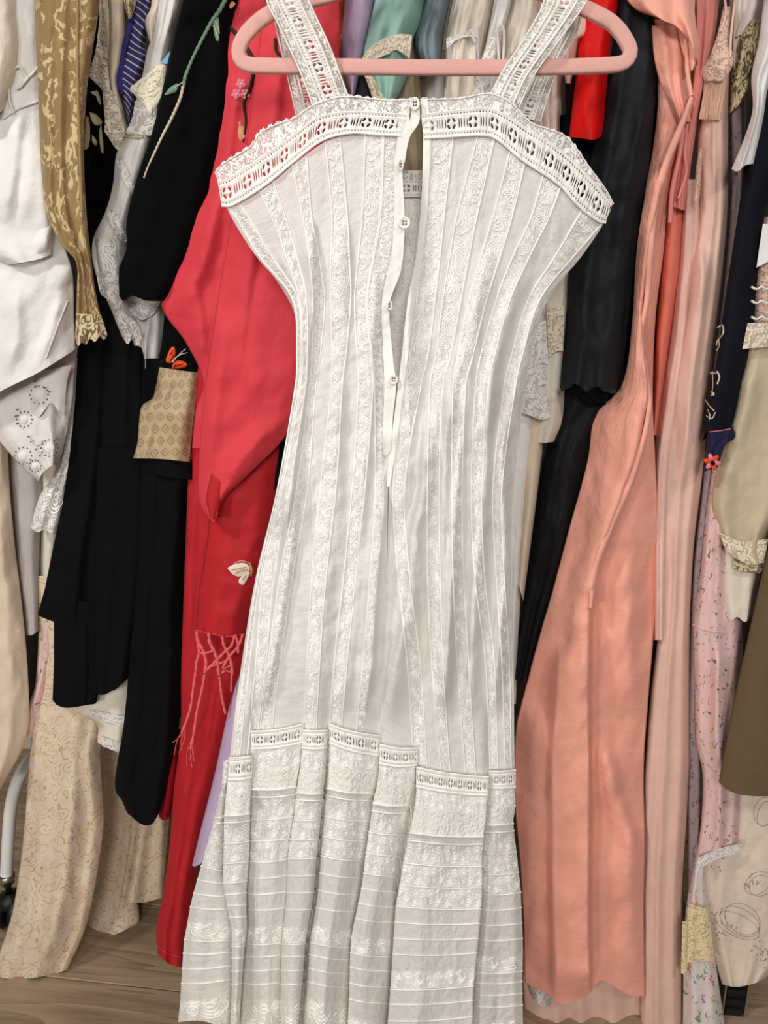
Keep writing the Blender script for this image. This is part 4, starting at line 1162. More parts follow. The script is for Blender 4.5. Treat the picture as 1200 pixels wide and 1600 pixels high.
for pts, w in (([(307, 986), (309, 1000), (318, 1018), (322, 1036), (320, 1050)], 5), ([(308, 998), (311, 1020), (307, 1035), (306, 1048)], 4), ([(326, 988), (328, 1004), (336, 1020), (340, 1036), (342, 1054)], 5), ([(347, 993), (350, 1008), (358, 1024), (362, 1040), (363, 1054)], 5),
               ([(367, 992), (362, 1008), (352, 1018), (340, 1030), (322, 1048)], 4), ([(368, 992), (372, 1008), (372, 1020)], 4), ([(380, 990), (372, 1010), (358, 1026), (348, 1044)], 4), ([(311, 1020), (322, 1020), (336, 1016)], 3), ([(328, 1042), (345, 1036), (358, 1030)], 3),
               ([(363, 1052), (354, 1048), (346, 1052), (352, 1044), (360, 1040)], 2), ([(306, 1048), (302, 1075), (298, 1105), (290, 1130), (284, 1145)], 4), ([(320, 1052), (315, 1080), (308, 1110), (302, 1150), (298, 1170)], 4), ([(343, 1056), (346, 1085), (352, 1115)], 4), ([(362, 1054), (361, 1080)], 3)):
    stroke('fringe_cord', FRINGE, pts, w * 1.35, FY, r, 0, 34, 1.1)
random.seed(8)
for (x, y, x2, y2) in ((286, 1138, 272, 1180), (288, 1130, 280, 1176), (290, 1140, 284, 1172), (285, 1145, 270, 1160), (302, 1150, 292, 1196), (300, 1165, 300, 1198), (299, 1168, 296, 1186), (303, 1155, 304, 1190)):
    mx = (x + x2) / 2 + random.uniform(-5, 5)
    stroke('fringe_strand', FRINGE, [(x, y), (mx, (y + y2) / 2), (x2, y2)], 1.3, FY, r, 0, 16)
# long red skirt
r, P = garment('robe', 'long red silk robe skirt reaching near the floor behind the fringe', 'robe', RED2,
    [(304, 560), (296, 700), (288, 900), (283, 1050), (282, 1150), (272, 1230), (264, 1330), (254, 1400), (244, 1450), (246, 1490)], [(460, 560), (440, 760), (420, 950), (390, 1060), (360, 1160), (330, 1260), (310, 1350), (300, 1420), (292, 1512)],
    None, [(262, 1505), (280, 1511)], Y=.130, Yb=.150, nf=2, fa=.010, wr=.003, seed=57, nu=44, nv=120, part='skirt', depth=.06,
    fl=[([(300, 760), (296, 900), (292, 1020)], 12, 10, .010)])
stroke('hem_seam', RED, [(247, 1478), (262, 1490), (292, 1497)], 2, P, r, .001)
garment('robe', 'dark red robe tip between black sleeve and long red skirt', 'robe', fabric('dark_red', (150, 20, 32), .6), [(262, 1150), (256, 1230), (248, 1275), (254, 1282)], [(284, 1150), (276, 1230), (266, 1275)], None, [(260, 1282)], Y=.17, nf=1, seed=58, nu=12, nv=30, depth=.02)
garment('slip', 'narrow lilac satin slip beside the lower left of the white dress', 'slip', LILAC, [(400, 980), (362, 1090), (335, 1210), (310, 1310), (300, 1352)], [(440, 980), (400, 1100), (372, 1220), (340, 1320), (322, 1345)], None, [(304, 1354)], Y=.095, nf=1, fa=.006, seed=59, nu=18, nv=60, depth=.02)
0 and garment('trousers', 'black trousers filling the dark gap between brocade gown and red skirt', 'trousers', BLACK2, [(225, 1000), (236, 1200), (246, 1310), (250, 1360)], [(330, 1000), (320, 1200), (300, 1310), (290, 1370)], Y=.34, nf=1, seed=60, nu=14, nv=40, depth=.05)

garment('trousers', 'black strip added as the dark gap between red kimono sleeve and white dress', 'trousers', BLACK2, [(440, 640), (436, 690), (430, 740), (428, 765)], [(470, 640), (462, 690), (450, 740), (440, 765)], Y=.097, nf=1, fa=.003, wr=.001, seed=140, nu=10, nv=24, depth=.006)  # black strip put in to paint the dark gap beside the sleeve

# ================= behind the hanger, top middle
garment('blouse', 'dusty rose blouse sliver left of the rust printed cloth', 'blouse', ROSE, [(470, TOP), (478, 40), (500, 200)], [(520, TOP), (516, 60), (540, 200)], Y=.135, nf=1, seed=61, nu=16, nv=40, depth=.03)
r, P = garment('scarf', 'rust orange printed silk just behind the hanger bar', 'scarf', fabric('rust_silk', (200, 84, 44), .5), [(508, TOP), (512, 20), (515, 110)], [(542, TOP), (538, 20), (532, 110)], Y=.128, nf=1, fa=.006, seed=62, nu=16, nv=40, depth=.03)
gp('print_patch', RUST, [(514, 44), (512, 64), (520, 94)], [(532, 44), (534, 64), (530, 94)], None, None, .122, None, r, 10, 16, .002, 1, .003, .001, closed=False)
garment('slip', 'lilac satin slip between rust silk and mint satin', 'slip', LILAC, [(540, TOP), (537, 10), (530, 90), (548, 158)], [(592, TOP), (584, 10), (572, 70), (552, 158)], Y=.118, nf=1, fa=.008, seed=63, nu=20, nv=50, depth=.03)
r, P = garment('camisole', 'mint green satin camisole with cream lace edge behind the hanger', 'camisole', MINT, [(600, TOP), (586, 0), (574, 50), (566, 90), (580, 128), (594, 170)], [(676, TOP), (664, 0), (655, 40), (646, 62), (640, 110), (612, 170)], Y=.108, nf=2, fa=.012, seed=64, nu=34, nv=60, depth=.03)
gp('lace_edge', LACE_C, [(577, 74), (562, 96)], [(644, 54), (640, 92)], [(600, 60), (625, 53)], [(580, 94), (608, 84), (618, 78), (630, 84)], .098, None, r, 30, 12, .004, 1, .003, .001, closed=False)
gp('lace_edge', LACE_C, [(566, 110), (574, 130), (584, 160)], [(576, 114), (590, 130), (602, 160)], None, None, .100, None, r, 10, 14, .003, 0, 0, .001, closed=False)
garment('dress', 'dark slate dress glimpsed below lilac slip behind the bar', 'dress', fabric('dark_slate', (70, 66, 78), .8), [(545, 90), (548, 200)], [(580, 90), (590, 200)], Y=.16, nf=1, seed=65, nu=10, nv=20, depth=.02)  # one even dark slate colour
garment('trousers', 'khaki cloth hanging in folds between mint and white satin', 'trousers', KHAKI, [(606, -20), (612, 90), (612, 180), (625, 330)], [(660, -20), (656, 90), (660, 180), (668, 330)], Y=.150, nf=3, fa=.008, seed=66, nu=30, nv=60, depth=.04)
garment('camisole', 'slate blue satin camisole right of the mint satin', 'camisole', SLATE, [(672, TOP), (660, 10), (648, 55), (650, 80), (668, 110)], [(724, TOP), (704, 0), (694, 50), (688, 100), (680, 112)], Y=.116, nf=2, fa=.010, wr=.005, seed=67, nu=26, nv=50, depth=.03)
garment('dress', 'grey white lawn dress shoulder below the slate satin', 'dress', WH2, [(650, 80), (656, 130), (660, 230)], [(712, 80), (706, 130), (712, 230)], Y=.17, nf=3, fa=.006, seed=68, nu=24, nv=40, depth=.03)
r, P = garment('slip', 'ivory satin slip with lace scallop behind the hanger bar', 'slip', OFF, [(720, TOP), (704, 10), (696, 70), (694, 170)], [(786, TOP), (772, 0), (760, 60), (750, 170)], Y=.112, nf=3, fa=.012, seed=69, nu=34, nv=50, depth=.03)
gp('lace_edge', LACE_W, [(697, 60), (698, 76)], [(748, 40), (748, 100)], [(720, 52)], [(715, 62), (738, 60)], .100, None, r, 24, 12, .003, 1, .003, .001, closed=False)
r, P = garment('camisole', 'white silk camisole with lace bust right of ivory slip', 'camisole', WH, [(786, TOP), (772, 0), (758, 70), (730, 150), (726, 170)], [(812, TOP), (800, 0), (786, 60), (776, 170)], Y=.105, nf=2, fa=.010, seed=70, nu=26, nv=50, depth=.03)
gp('lace_edge', LACE_W, [(770, 50), (752, 95), (736, 150)], [(790, 50), (774, 95), (762, 150)], None, None, .095, None, r, 14, 24, .003, 1, .003, .001, closed=False)
stroke('ribbon_strap', WH2, [(780, 100), (778, 45), (783, 40), (788, 50), (786, 96)], 5, .092, r, 0, 40)
garment('blouse', 'off white lawn blouse gathered under the right strap', 'blouse', OFF, [(806, TOP), (796, 0), (784, 60), (780, 170)], [(850, TOP), (842, 20), (828, 80), (820, 190)], Y=.118, nf=3, fa=.009, seed=71, nu=26, nv=50, depth=.03)
garment('blouse', 'pale pink white blouse with vertical folds beside the right strap', 'blouse', fabric('rosy_white', (222, 204, 194), .75), [(842, TOP), (836, 60), (828, 130), (838, 260)], [(896, TOP), (892, 60), (880, 130), (876, 220)], Y=.124, nf=4, fa=.010, seed=72, nu=36, nv=60, depth=.03)
garment('camisole', 'beige satin camisole flap between right strap and scarlet satin', 'camisole', NUDE, [(884, TOP), (880, 20), (878, 70), (884, 130)], [(930, TOP), (934, 25), (940, 36), (930, 54), (908, 62), (900, 90), (892, 130)], Y=.098, nf=1, fa=.006, seed=73, nu=20, nv=50, depth=.02)
garment('dress', 'dark plum dress glimpsed behind the scarlet satin', 'dress', fabric('plum_dark', (70, 22, 24), .8), [(882, 60), (884, 240)], [(910, 60), (905, 240)], Y=.145, nf=1, seed=74, nu=10, nv=30, depth=.02)
garment('dress', 'scarlet red satin strip hanging inside the right hanger loop', 'dress', SCARLET, [(906, TOP), (903, 40), (900, 110), (894, 170), (889, 214)], [(974, TOP), (968, 0), (956, 60), (950, 110), (947, 160), (943, 210)], None, [(908, 216), (930, 218)], Y=.092, nf=1, fa=.008, seed=75, nu=24, nv=60, part='skirt', depth=.02)
# black silk robe
r, P = garment('robe', 'blue black silk robe with gathered cuff right of the white dress', 'robe', INK,
    [(950, TOP), (960, 20), (945, 150), (925, 240), (905, 330), (892, 410), (886, 500), (880, 560), (876, 606)], [(1040, TOP), (1030, 60), (1022, 180), (1012, 280), (1000, 380), (990, 450), (978, 540), (962, 616)],
    None, [(900, 600), (915, 612), (935, 604), (950, 614)], Y=.095, nf=2, fa=.012, wr=.004, seed=77, nu=50, nv=110, part='sleeve', depth=.03,
    fl=[([(1010, 150), (1000, 220), (985, 260)], 14, 8, .010), ([(985, 250), (975, 320), (960, 380)], 16, 10, .008), ([(900, 470), (930, 540), (940, 590)], 14, 14, .008)], ws=(60, 60), wdir=.7)
_, Pq = gp('cuff_frill', INK, [(874, 600), (877, 612)], [(963, 608), (962, 616)], None, [(890, 606), (905, 600), (915, 612), (930, 604), (945, 612)], .088, None, r, 40, 8, .004, 8, .005, .001, closed=False, seed=78)
gp('under_cuff', BLACK, [(892, 590), (900, 618), (926, 636)], [(955, 600), (950, 622), (946, 634)], None, [(934, 630)], .102, None, r, 20, 16, .004, 4, .006, .001, depth=.01, seed=79)
garment('trousers', 'long black silk trouser leg showing below the robe cuff', 'trousers', fabric('black_silk', (20, 20, 24), .55, .03, .3, .05, .5, .1, 1, 0, 25),
    [(880, 480), (878, 600), (856, 690), (838, 780), (824, 880), (812, 980), (800, 1060)], [(985, 480), (960, 620), (925, 690), (905, 780), (880, 900), (850, 980), (826, 1070)], Y=.128, nf=2, fa=.012, wr=.004, seed=80, nu=34, nv=80, depth=.05)
garment('robe', 'dark lining strip between blue black robe and peach dress', 'robe', BLACK2, [(1000, TOP), (1000, 200), (985, 420), (970, 640)], [(1050, TOP), (1046, 100), (1030, 260), (1015, 640)], Y=.13, nf=1, seed=81, nu=14, nv=50, depth=.03)
garment('robe', 'black cloth in the gap under the right dress corner', 'robe', BLACK, [(870, 180), (875, 300), (890, 420)], [(970, 180), (960, 300), (930, 420)], Y=.125, nf=1, seed=82, nu=14, nv=40, depth=.03)
# whites to the right of the waist
r, P = garment('petticoat', 'white tiered lace petticoat emerging right of the dress waist', 'petticoat', WH2, [(800, 430), (810, 520), (805, 600), (800, 640)], [(856, 430), (858, 540), (866, 600), (862, 640)], Y=.115, nf=2, fa=.008, seed=83, nu=24, nv=50, depth=.02)
for k, (L_, R_, B_) in enumerate((([(815, 520), (812, 575)], [(853, 500), (857, 570)], [(830, 590), (845, 568)]), ([(812, 570), (812, 620)], [(853, 570), (856, 600)], [(830, 625), (845, 602)]), ([(815, 610), (813, 645)], [(852, 610), (860, 652)], [(830, 650), (845, 656)]))):
    gp('lace_tier', LACE_W, L_, R_, None, B_, .108 - .003 * k, None, r, 22, 20, .004, 2, .004, .002, closed=False, seed=84 + k)
r, P = garment('slip', 'ivory slip with lace band left of the blue black cuff', 'slip', OFF, [(840, 380), (842, 520), (830, 640), (826, 688)], [(905, 380), (890, 500), (884, 600), (880, 660), (868, 690)], None, [(846, 692)], Y=.122, nf=2, fa=.006, seed=88, nu=26, nv=60, depth=.02)
gp('lace_band', LACE_C, [(854, 480), (856, 560)], [(882, 478), (880, 548)], None, [(868, 550)], .112, None, r, 16, 20, .003, 1, .002, .001, closed=False)
garment('petticoat', 'plain white cotton petticoat along the right edge of the dress', 'petticoat', WH, [(780, 600), (785, 800), (790, 1000), (790, 1100)], [(850, 600), (832, 720), (824, 800), (812, 960), (806, 1100)], Y=.118, nf=2, fa=.008, seed=89, nu=22, nv=60, depth=.03)
garment('slip', 'narrow champagne slip strip beside the white cotton petticoat', 'slip', ECRU, [(820, 640), (812, 800), (806, 900)], [(856, 640), (836, 800), (818, 940)], Y=.123, nf=1, seed=90, nu=12, nv=40, depth=.02)
# peach dress
r, P = garment('dress', 'long peach silk dress with ruffled collar right of the white dress', 'dress', PEACH,
    [(1010, 30), (1022, 80), (1028, 150), (1022, 220), (1008, 300), (994, 400), (988, 500), (972, 600), (930, 650), (918, 720), (888, 830), (864, 920), (838, 1010), (820, 1080), (806, 1140), (805, 1260), (812, 1340), (818, 1440), (820, 1534)],
    [(1075, 30), (1080, 120), (1072, 200), (1048, 280), (1036, 400), (1024, 500), (1020, 620), (1024, 720), (1030, 850), (1024, 960), (1014, 1080), (1006, 1200), (1008, 1320), (1006, 1420), (1008, 1556)],
    None, [(840, 1546), (858, 1554), (872, 1568), (895, 1566), (918, 1555), (940, 1532), (970, 1548), (990, 1556)], Y=.098, Yb=.110, nf=0, fa=.006, wr=.006, seed=91, nu=90, nv=190, part='gown_body', depth=.035, ws=(50, 80), wdir=.25,
    fl=[([(1040, 250), (1012, 380), (1000, 480), (1004, 560), (1010, 620), (990, 720), (960, 800), (930, 880), (921, 960)], 30, 8, 0.0330),
        ([(921, 930), (918, 1080), (920, 1250), (918, 1400), (920, 1560)], 34, 4, 0.0360),
        ([(876, 1000), (866, 1180), (866, 1380), (872, 1560)], 9, 30, 0.0210),
        ([(840, 1100), (838, 1300), (842, 1520)], 26, 18, 0.0150),
        ([(985, 860), (980, 1000), (990, 1120)], 22, 18, 0.0135), ([(940, 1150), (965, 1250), (990, 1330)], 20, 14, 0.0150), ([(985, 1280), (988, 1400), (995, 1540)], 22, 20, 0.0150),
        ([(1010, 540), (1016, 640), (1018, 720)], 6, 16, 0.0120)])
gp('neck_panel', PEACH, [(1018, 40), (1022, 90), (1032, 130), (1060, 190)], [(1070, 40), (1074, 100), (1076, 160), (1080, 190)], None, None, .088, None, r, 20, 30, .006, 2, .008, .003, depth=.01, seed=92)
_, PR = gp('collar_ruffle', PEACH2, [(965, TOP), (975, -10), (990, 12), (1010, 22), (1030, 22)], [(1095, TOP), (1086, 10), (1088, 40), (1092, 70), (1086, 105)], None, [(1050, 36), (1066, 50), (1082, 74), (1090, 100)], .072, None, r, 40, 44, .010, 2, .014, .003, depth=.02, seed=93)
gp('collar_ruffle', PEACH2, [(1058, 40), (1066, 80), (1076, 104)], [(1088, 60), (1094, 86), (1084, 108)], None, [(1080, 110)], .080, None, r, 18, 20, .004, 1, .010, .002, depth=.01, seed=94)
stroke('tie', PEACH2, [(1068, 40), (1073, 80), (1074, 110), (1080, 150)], 7, .078, r, 0, 30)
gp('front_edge', PEACH2, [(1078, 150), (1058, 198), (1036, 250), (1017, 320), (1010, 400), (1006, 470), (997, 530), (1004, 580), (1010, 640), (984, 740), (953, 812), (926, 885), (919, 950)], [(1085, 152), (1068, 202), (1047, 256), (1029, 324), (1021, 402), (1015, 472), (1005, 530), (1013, 580), (1019, 640), (993, 745), (962, 818), (935, 889), (926, 950)], None, None, .074, .072, r, 8, 140, .003, 0, 0, .002, depth=.010, seed=96)
# rose ties and rose blouse behind
r, P = garment('blouse', 'rose pink silk blouse with trailing ties beside the peach collar', 'blouse', ROSE, [(1078, TOP), (1082, 60), (1080, 130), (1060, 220), (1044, 320)], [(1130, TOP), (1122, 20), (1110, 100), (1096, 160), (1082, 240), (1072, 330)], Y=.105, nf=3, fa=.010, seed=98, nu=30, nv=70, depth=.03)
stroke('tie', ROSE, [(1068, 200), (1060, 250), (1050, 300), (1047, 348)], 8, .092, r, 0, 40)
stroke('tie', ROSE, [(1074, 190), (1070, 240), (1072, 270), (1060, 310)], 5, .094, r, 0, 40)
garment('skirt', 'coral silk skirt with faint pale dots between peach and blush', 'skirt', CORALP, [(1040, 200), (1040, 320), (1030, 450), (1022, 560), (1018, 680)], [(1086, 200), (1072, 300), (1064, 400), (1054, 480), (1042, 560), (1026, 680)], Y=.118, nf=1, fa=.006, seed=99, nu=20, nv=60, depth=.03)
# blush slip
r, P = garment('slip', 'blush satin slip with shirred lace bodice and long pleated skirt', 'slip', NUDE,
    [(1102, 116), (1098, 150), (1092, 190), (1090, 240), (1094, 320), (1084, 400), (1070, 500), (1050, 620), (1034, 760), (1032, 950), (1016, 1090), (1006, 1250), (1000, 1650)],
    [(1140, 112), (1138, 160), (1138, 250), (1136, 340), (1128, 440), (1114, 560), (1104, 680), (1096, 760), (1084, 860), (1078, 1000), (1078, 1200), (1066, 1400), (1066, 1650)],
    None, None, Y=.110, Yb=.130, nf=3, fa=.010, wr=.002, seed=101, nu=50, nv=150, depth=.02, part='slip_body',
    fl=[([(1098, 380), (1088, 480), (1078, 600), (1074, 740)], 14, 16, .012), ([(1090, 380), (1100, 420), (1092, 500)], 8, 8, .008)])
gp('shirring', fabric('nude_shirring', (210, 172, 148), .6, .1, .3, .03, .1, .1), [(1100, 124), (1098, 150), (1092, 186)], [(1134, 122), (1132, 150), (1126, 188)], None, None, .104, None, r, 60, 20, .004, 9, .0035, .0005, closed=False, seed=102)
gp('lace_bust', LACE_P, [(1130, 10), (1122, 50), (1110, 85), (1098, 108), (1100, 128)], [(1142, 10), (1140, 60), (1146, 95), (1136, 120), (1130, 128)], None, [(1115, 126)], .100, None, r, 20, 40, .004, 2, .004, .002, closed=False, seed=103)
stroke('slip_strap', BLUSH, [(1128, -30), (1134, 20), (1126, 50)], 4, .098, r, 0, 30)
stroke('slip_strap', BLUSH, [(1152, -30), (1146, 20), (1142, 60), (1141, 90)], 4, .098, r, 0, 30)
gp('side_lace', LACE_P, [(1092, 230), (1088, 260), (1084, 310)], [(1098, 235), (1096, 270), (1092, 325)], None, None, .104, None, r, 8, 30, .003, 1, .004, .002, closed=False)
garment('slip', 'dusty pink pleated skirt between coral skirt and blush slip', 'skirt', BLUSH, [(1068, 280), (1058, 400), (1044, 540), (1024, 680), (1020, 800), (1020, 1000)], [(1096, 280), (1098, 400), (1086, 560), (1060, 760), (1050, 1000)], Y=.122, nf=3, fa=.012, seed=104, nu=30, nv=90, depth=.04)
garment('dress', 'dusty pink dress hem on the floor below the peach skirt', 'dress', NUDE, [(815, 1480), (818, 1560), (822, 1690)], [(1020, 1480), (1024, 1560), (1030, 1690)], Y=.150, nf=5, fa=.016, seed=105, nu=50, nv=40, depth=.06)
garment('petticoat', 'scrap of white lace edge below the peach hem', 'petticoat', LACE_W, [(818, 1520), (832, 1560)], [(876, 1540), (860, 1572)], None, [(846, 1572)], Y=.132, nf=1, seed=106, nu=16, nv=14, depth=.01)
# lace camisole, white ribbon, purple voile
r, P = garment('camisole', 'ecru lace camisole with dark openwork near the top right', 'camisole', LACE_E, [(1168, 34), (1150, 60), (1146, 100), (1140, 140), (1139, 180)], [(1192, 38), (1192, 80), (1182, 120), (1180, 140), (1160, 160)], [(1182, 30)], [(1146, 172)], Y=.118, nf=2, fa=.006, seed=107, nu=26, nv=40, depth=.02)
garment('blouse', 'white satin blouse with pink print at the top right', 'blouse', MULTI, [(1160, TOP), (1156, 0), (1142, 60)], [(1200, TOP), (1196, 10), (1184, 45)], Y=.128, nf=2, fa=.008, seed=108, nu=20, nv=30, depth=.02)
garment('blouse', 'pale taupe chiffon between lace camisole and blush lace bust', 'blouse', OFF, [(1140, TOP), (1140, 60), (1146, 120)], [(1172, TOP), (1164, 40), (1150, 120)], Y=.135, nf=2, seed=109, nu=16, nv=30, depth=.02)
garment('dress', 'mauve grey floral voile strip left of the navy cloth', 'dress', PURPFL, [(1138, 140), (1140, 300), (1130, 440), (1110, 600), (1096, 760), (1082, 900), (1076, 1100), (1074, 1480)], [(1165, 140), (1164, 300), (1150, 440), (1130, 600), (1112, 760), (1098, 900), (1096, 1100), (1096, 1480)], Y=.130, nf=2, fa=.006, seed=110, nu=18, nv=110, depth=.03)
r, P = garment('sash', 'white cotton sash end hanging over navy cloth at right edge', 'sash', WH, [(1200, TOP), (1186, 60), (1174, 120), (1176, 170), (1165, 210), (1143, 264)], [(1260, TOP), (1240, 60), (1205, 120), (1192, 190), (1178, 256)], None, [(1152, 268), (1165, 258)], Y=.070, nf=2, fa=.010, wr=.004, seed=111, nu=24, nv=60, depth=.02)
# navy embroidered garment
r, P = garment('robe', 'navy ribbed robe edge with embroidered orange flower hem at right', 'robe', NAVY,
    [(1182, 90), (1166, 220), (1158, 300), (1146, 380), (1134, 460), (1120, 560), (1106, 640), (1098, 690)], [(1230, 90), (1226, 240), (1196, 330), (1188, 400), (1178, 480), (1168, 560), (1154, 620), (1144, 665), (1140, 680)],
    None, [(1104, 676), (1125, 676)], Y=.085, nf=1, fa=.006, wr=.001, seed=112, nu=30, nv=90, part='panel', depth=.03)
gp('floral_hem', fabric('indigo_print', (34, 34, 64), .6), [(1104, 676), (1104, 710), (1097, 740)], [(1146, 668), (1148, 684), (1134, 695), (1122, 730)], [(1125, 674)], [(1108, 734)], .082, None, r, 24, 24, .006, 2, .008, .002, depth=.01, seed=113)
for t in range(6):
    a = t * math.pi / 3 + .2
    blob('flower_petal', EMB_ORANGE if t % 2 else EMB_PINK, [oval(1113 + 8 * math.cos(a), 722 + 8 * math.sin(a), 6, 3.8, a)], .070, r)
blob('flower_heart', BLACK, [oval(1114, 724, 3.5, 3.5)], .067, r)
stroke('magenta_stitch', EMB_PINK, [(1108, 675), (1125, 673), (1142, 670)], 1.5, .074, r, 0, 20)
for pts, w in (([(1121, 512), (1129, 508), (1130, 520), (1124, 530)], 3), ([(1119, 540), (1122, 530), (1124, 540), (1120, 548)], 2), ([(1113, 580), (1114, 600), (1113, 612)], 2), ([(1110, 583), (1118, 583)], 3), ([(1120, 580), (1124, 588), (1121, 600)], 3), ([(1102, 625), (1110, 636), (1116, 642)], 2), ([(1104, 650), (1112, 654), (1118, 644)], 2), ([(1106, 640), (1109, 648), (1108, 656)], 2), ([(1112, 612), (1115, 616), (1111, 618)], 4)):
    stroke('silver_embroidery', EMB_IVORY, pts, w, P, r, .0015, 20)
# right edge lace + champagne slips
r, P = garment('camisole', 'pink and white lace tiers at the right edge above champagne satin', 'camisole', LACE_P, [(1190, 340), (1186, 400), (1178, 430), (1176, 500), (1168, 540)], [(1260, 340), (1260, 540)], Y=.094, nf=2, fa=.006, seed=115, nu=20, nv=50, depth=.02)
for y in (448, 470, 495):
    stroke('scallop_trim', LACE_W, [(1174, y), (1182, y + 4), (1190, y), (1198, y + 4), (1206, y), (1230, y + 4)], 4, .086, r, 0, 30, .9)
gp('white_tier', WH, [(1192, 350), (1186, 390), (1182, 418)], [(1240, 350), (1240, 400), (1210, 405)], None, None, .086, None, r, 12, 20, .003, 1, .004, .002, closed=False)
r, P = garment('slip', 'champagne satin slip with wide ivory lace hem at the right edge', 'slip', TAUPE,
    [(1166, 520), (1158, 580), (1146, 650), (1128, 700), (1116, 750), (1112, 790), (1122, 830), (1136, 862), (1160, 876)], [(1290, 520), (1280, 650), (1240, 780), (1198, 845), (1194, 878)], None, [(1176, 882)], Y=.096, nf=2, fa=.012, wr=.002, seed=116, nu=40, nv=80, depth=.02,
    fl=[([(1176, 560), (1160, 640), (1140, 700)], 16, 16, .010)])
gp('lace_yoke', LACE_C, [(1168, 505), (1160, 545)], [(1230, 505), (1230, 540)], None, None, .086, None, r, 16, 14, .002, 1, .002, .001, closed=False)
_, PH = gp('lace_hem', lace('hem_guipure', (232, 220, 190), 95, .75, .30, 420), [(1124, 832), (1134, 858), (1148, 872)], [(1200, 842), (1198, 860), (1194, 880)], [(1160, 846)], [(1172, 882)], .087, None, r, 26, 16, .003, 0, 0, .001, closed=False)
gp('under_lace', LACE_E, [(1146, 870), (1146, 888)], [(1196, 874), (1190, 896)], None, [(1165, 894)], .093, None, r, 16, 8, .002, 0, 0, .001, closed=False)
r, P = garment('slip', 'ivory half slip with small scalloped hem beneath the champagne slip', 'slip', OFF, [(1118, 780), (1124, 860), (1130, 940), (1134, 966)], [(1200, 780), (1190, 880), (1176, 960)], None, [(1142, 970), (1152, 964), (1164, 972)], Y=.104, nf=2, fa=.008, seed=118, nu=24, nv=50, depth=.02)
# pink sprig dress
r, P = garment('dress', 'pink sprig print dress with pale lace hem left of olive coat', 'dress', PINKFL,
    [(1126, 640), (1112, 740), (1100, 830), (1094, 900), (1084, 980), (1086, 1080), (1088, 1160), (1098, 1210), (1096, 1280), (1088, 1340), (1086, 1362)], [(1180, 640), (1150, 800), (1160, 960), (1160, 1100), (1160, 1240), (1158, 1300), (1157, 1330)],
    None, [(1104, 1348), (1130, 1334)], Y=.110, nf=3, fa=.010, wr=.002, seed=119, nu=44, nv=120, depth=.03, fl=[([(1124, 1000), (1122, 1120), (1116, 1200)], 8, 20, .010)])
stroke('hip_seam', PINKFL, [(1083, 976), (1100, 984), (1134, 989)], 3, P, r, .001)
gp('lace_hem', LACE_W, [(1090, 1342), (1086, 1364)], [(1158, 1318), (1156, 1334)], [(1104, 1334), (1130, 1324)], [(1102, 1352), (1128, 1340)], .100, None, r, 30, 6, .003, 0, 0, .001, closed=False)
# olive coat
garment('coat', 'plain olive brown wool coat hem at the right edge', 'coat', OLIVE, [(1215, 800), (1190, 900), (1170, 990), (1150, 1080), (1134, 1160), (1123, 1222)], [(1300, 800), (1300, 1000), (1290, 1240)], None, [(1140, 1236), (1165, 1243), (1210, 1244)], Y=.062, nf=1, fa=.010, wr=.001, seed=121, nu=36, nv=80, part='coat_skirt', depth=.04)
# ivory printed silk
r, P = garment('dress', 'ivory silk dress with grey ring print under the olive coat', 'dress', fabric('ivory_silk', (222, 206, 188), .5, .08, .35, .03, .35, .1), [(1120, 1180), (1112, 1280), (1100, 1360), (1098, 1420), (1110, 1480), (1128, 1538)], [(1290, 1180), (1270, 1400), (1222, 1500), (1196, 1528)], None, [(1150, 1542), (1180, 1536)], Y=.122, nf=3, fa=.016, wr=.004, seed=122, nu=44, nv=80, depth=.05)
INKP = fabric('grey_print_ink', (150, 136, 128), .7)
for cx, cy, a, b, rot in ((1156, 1440, 34, 20, .5), (1152, 1446, 38, 17, .45), (1160, 1436, 30, 22, .6), (1184, 1380, 22, 16, -.6), (1188, 1384, 18, 16, -.4), (1194, 1268, 16, 22, .2), (1196, 1272, 12, 20, .3)):
    q = oval(cx, cy, a, b, rot, 20); stroke('printed_ring', INKP, q + [q[0]], .9, P, r, .0006, 50)
random.seed(11)
for (cx, cy, rr, nn) in ((1118, 1450, 20, 26), (1116, 1428, 14, 14), (1176, 1376, 12, 14), (1190, 1490, 18, 26), (1122, 1345, 14, 10)):
    blob('printed_spray', INKP, [oval(cx + random.gauss(0, rr * .5), cy + random.gauss(0, rr * .6), random.uniform(1.2, 3), .8, random.uniform(0, 3), 6) for _ in range(nn)], P, r, .0006, .0001)
# meadow print with yellow lace
r, P = garment('skirt', 'pale meadow flower print skirt with yellow lace band at bottom right', 'skirt', MULTI, [(1088, 1325), (1082, 1360), (1072, 1420), (1068, 1500), (1066, 1690)], [(1106, 1325), (1103, 1370), (1112, 1460), (1122, 1530), (1146, 1690)], Y=.117, nf=2, fa=.010, seed=124, nu=30, nv=90, depth=.05)
gp('yellow_lace_band', LACE_Y, [(1076, 1412), (1072, 1460), (1070, 1504)], [(1106, 1420), (1112, 1460), (1116, 1502)], None, [(1090, 1502)], .105, None, r, 20, 30, .004, 2, .006, .002, closed=False)
gp('yellow_lace_band', LACE_Y, [(1066, 1440), (1064, 1520)], [(1074, 1440), (1074, 1526)], None, None, .103, None, r, 6, 20, .002, 0, 0, .001, closed=False)
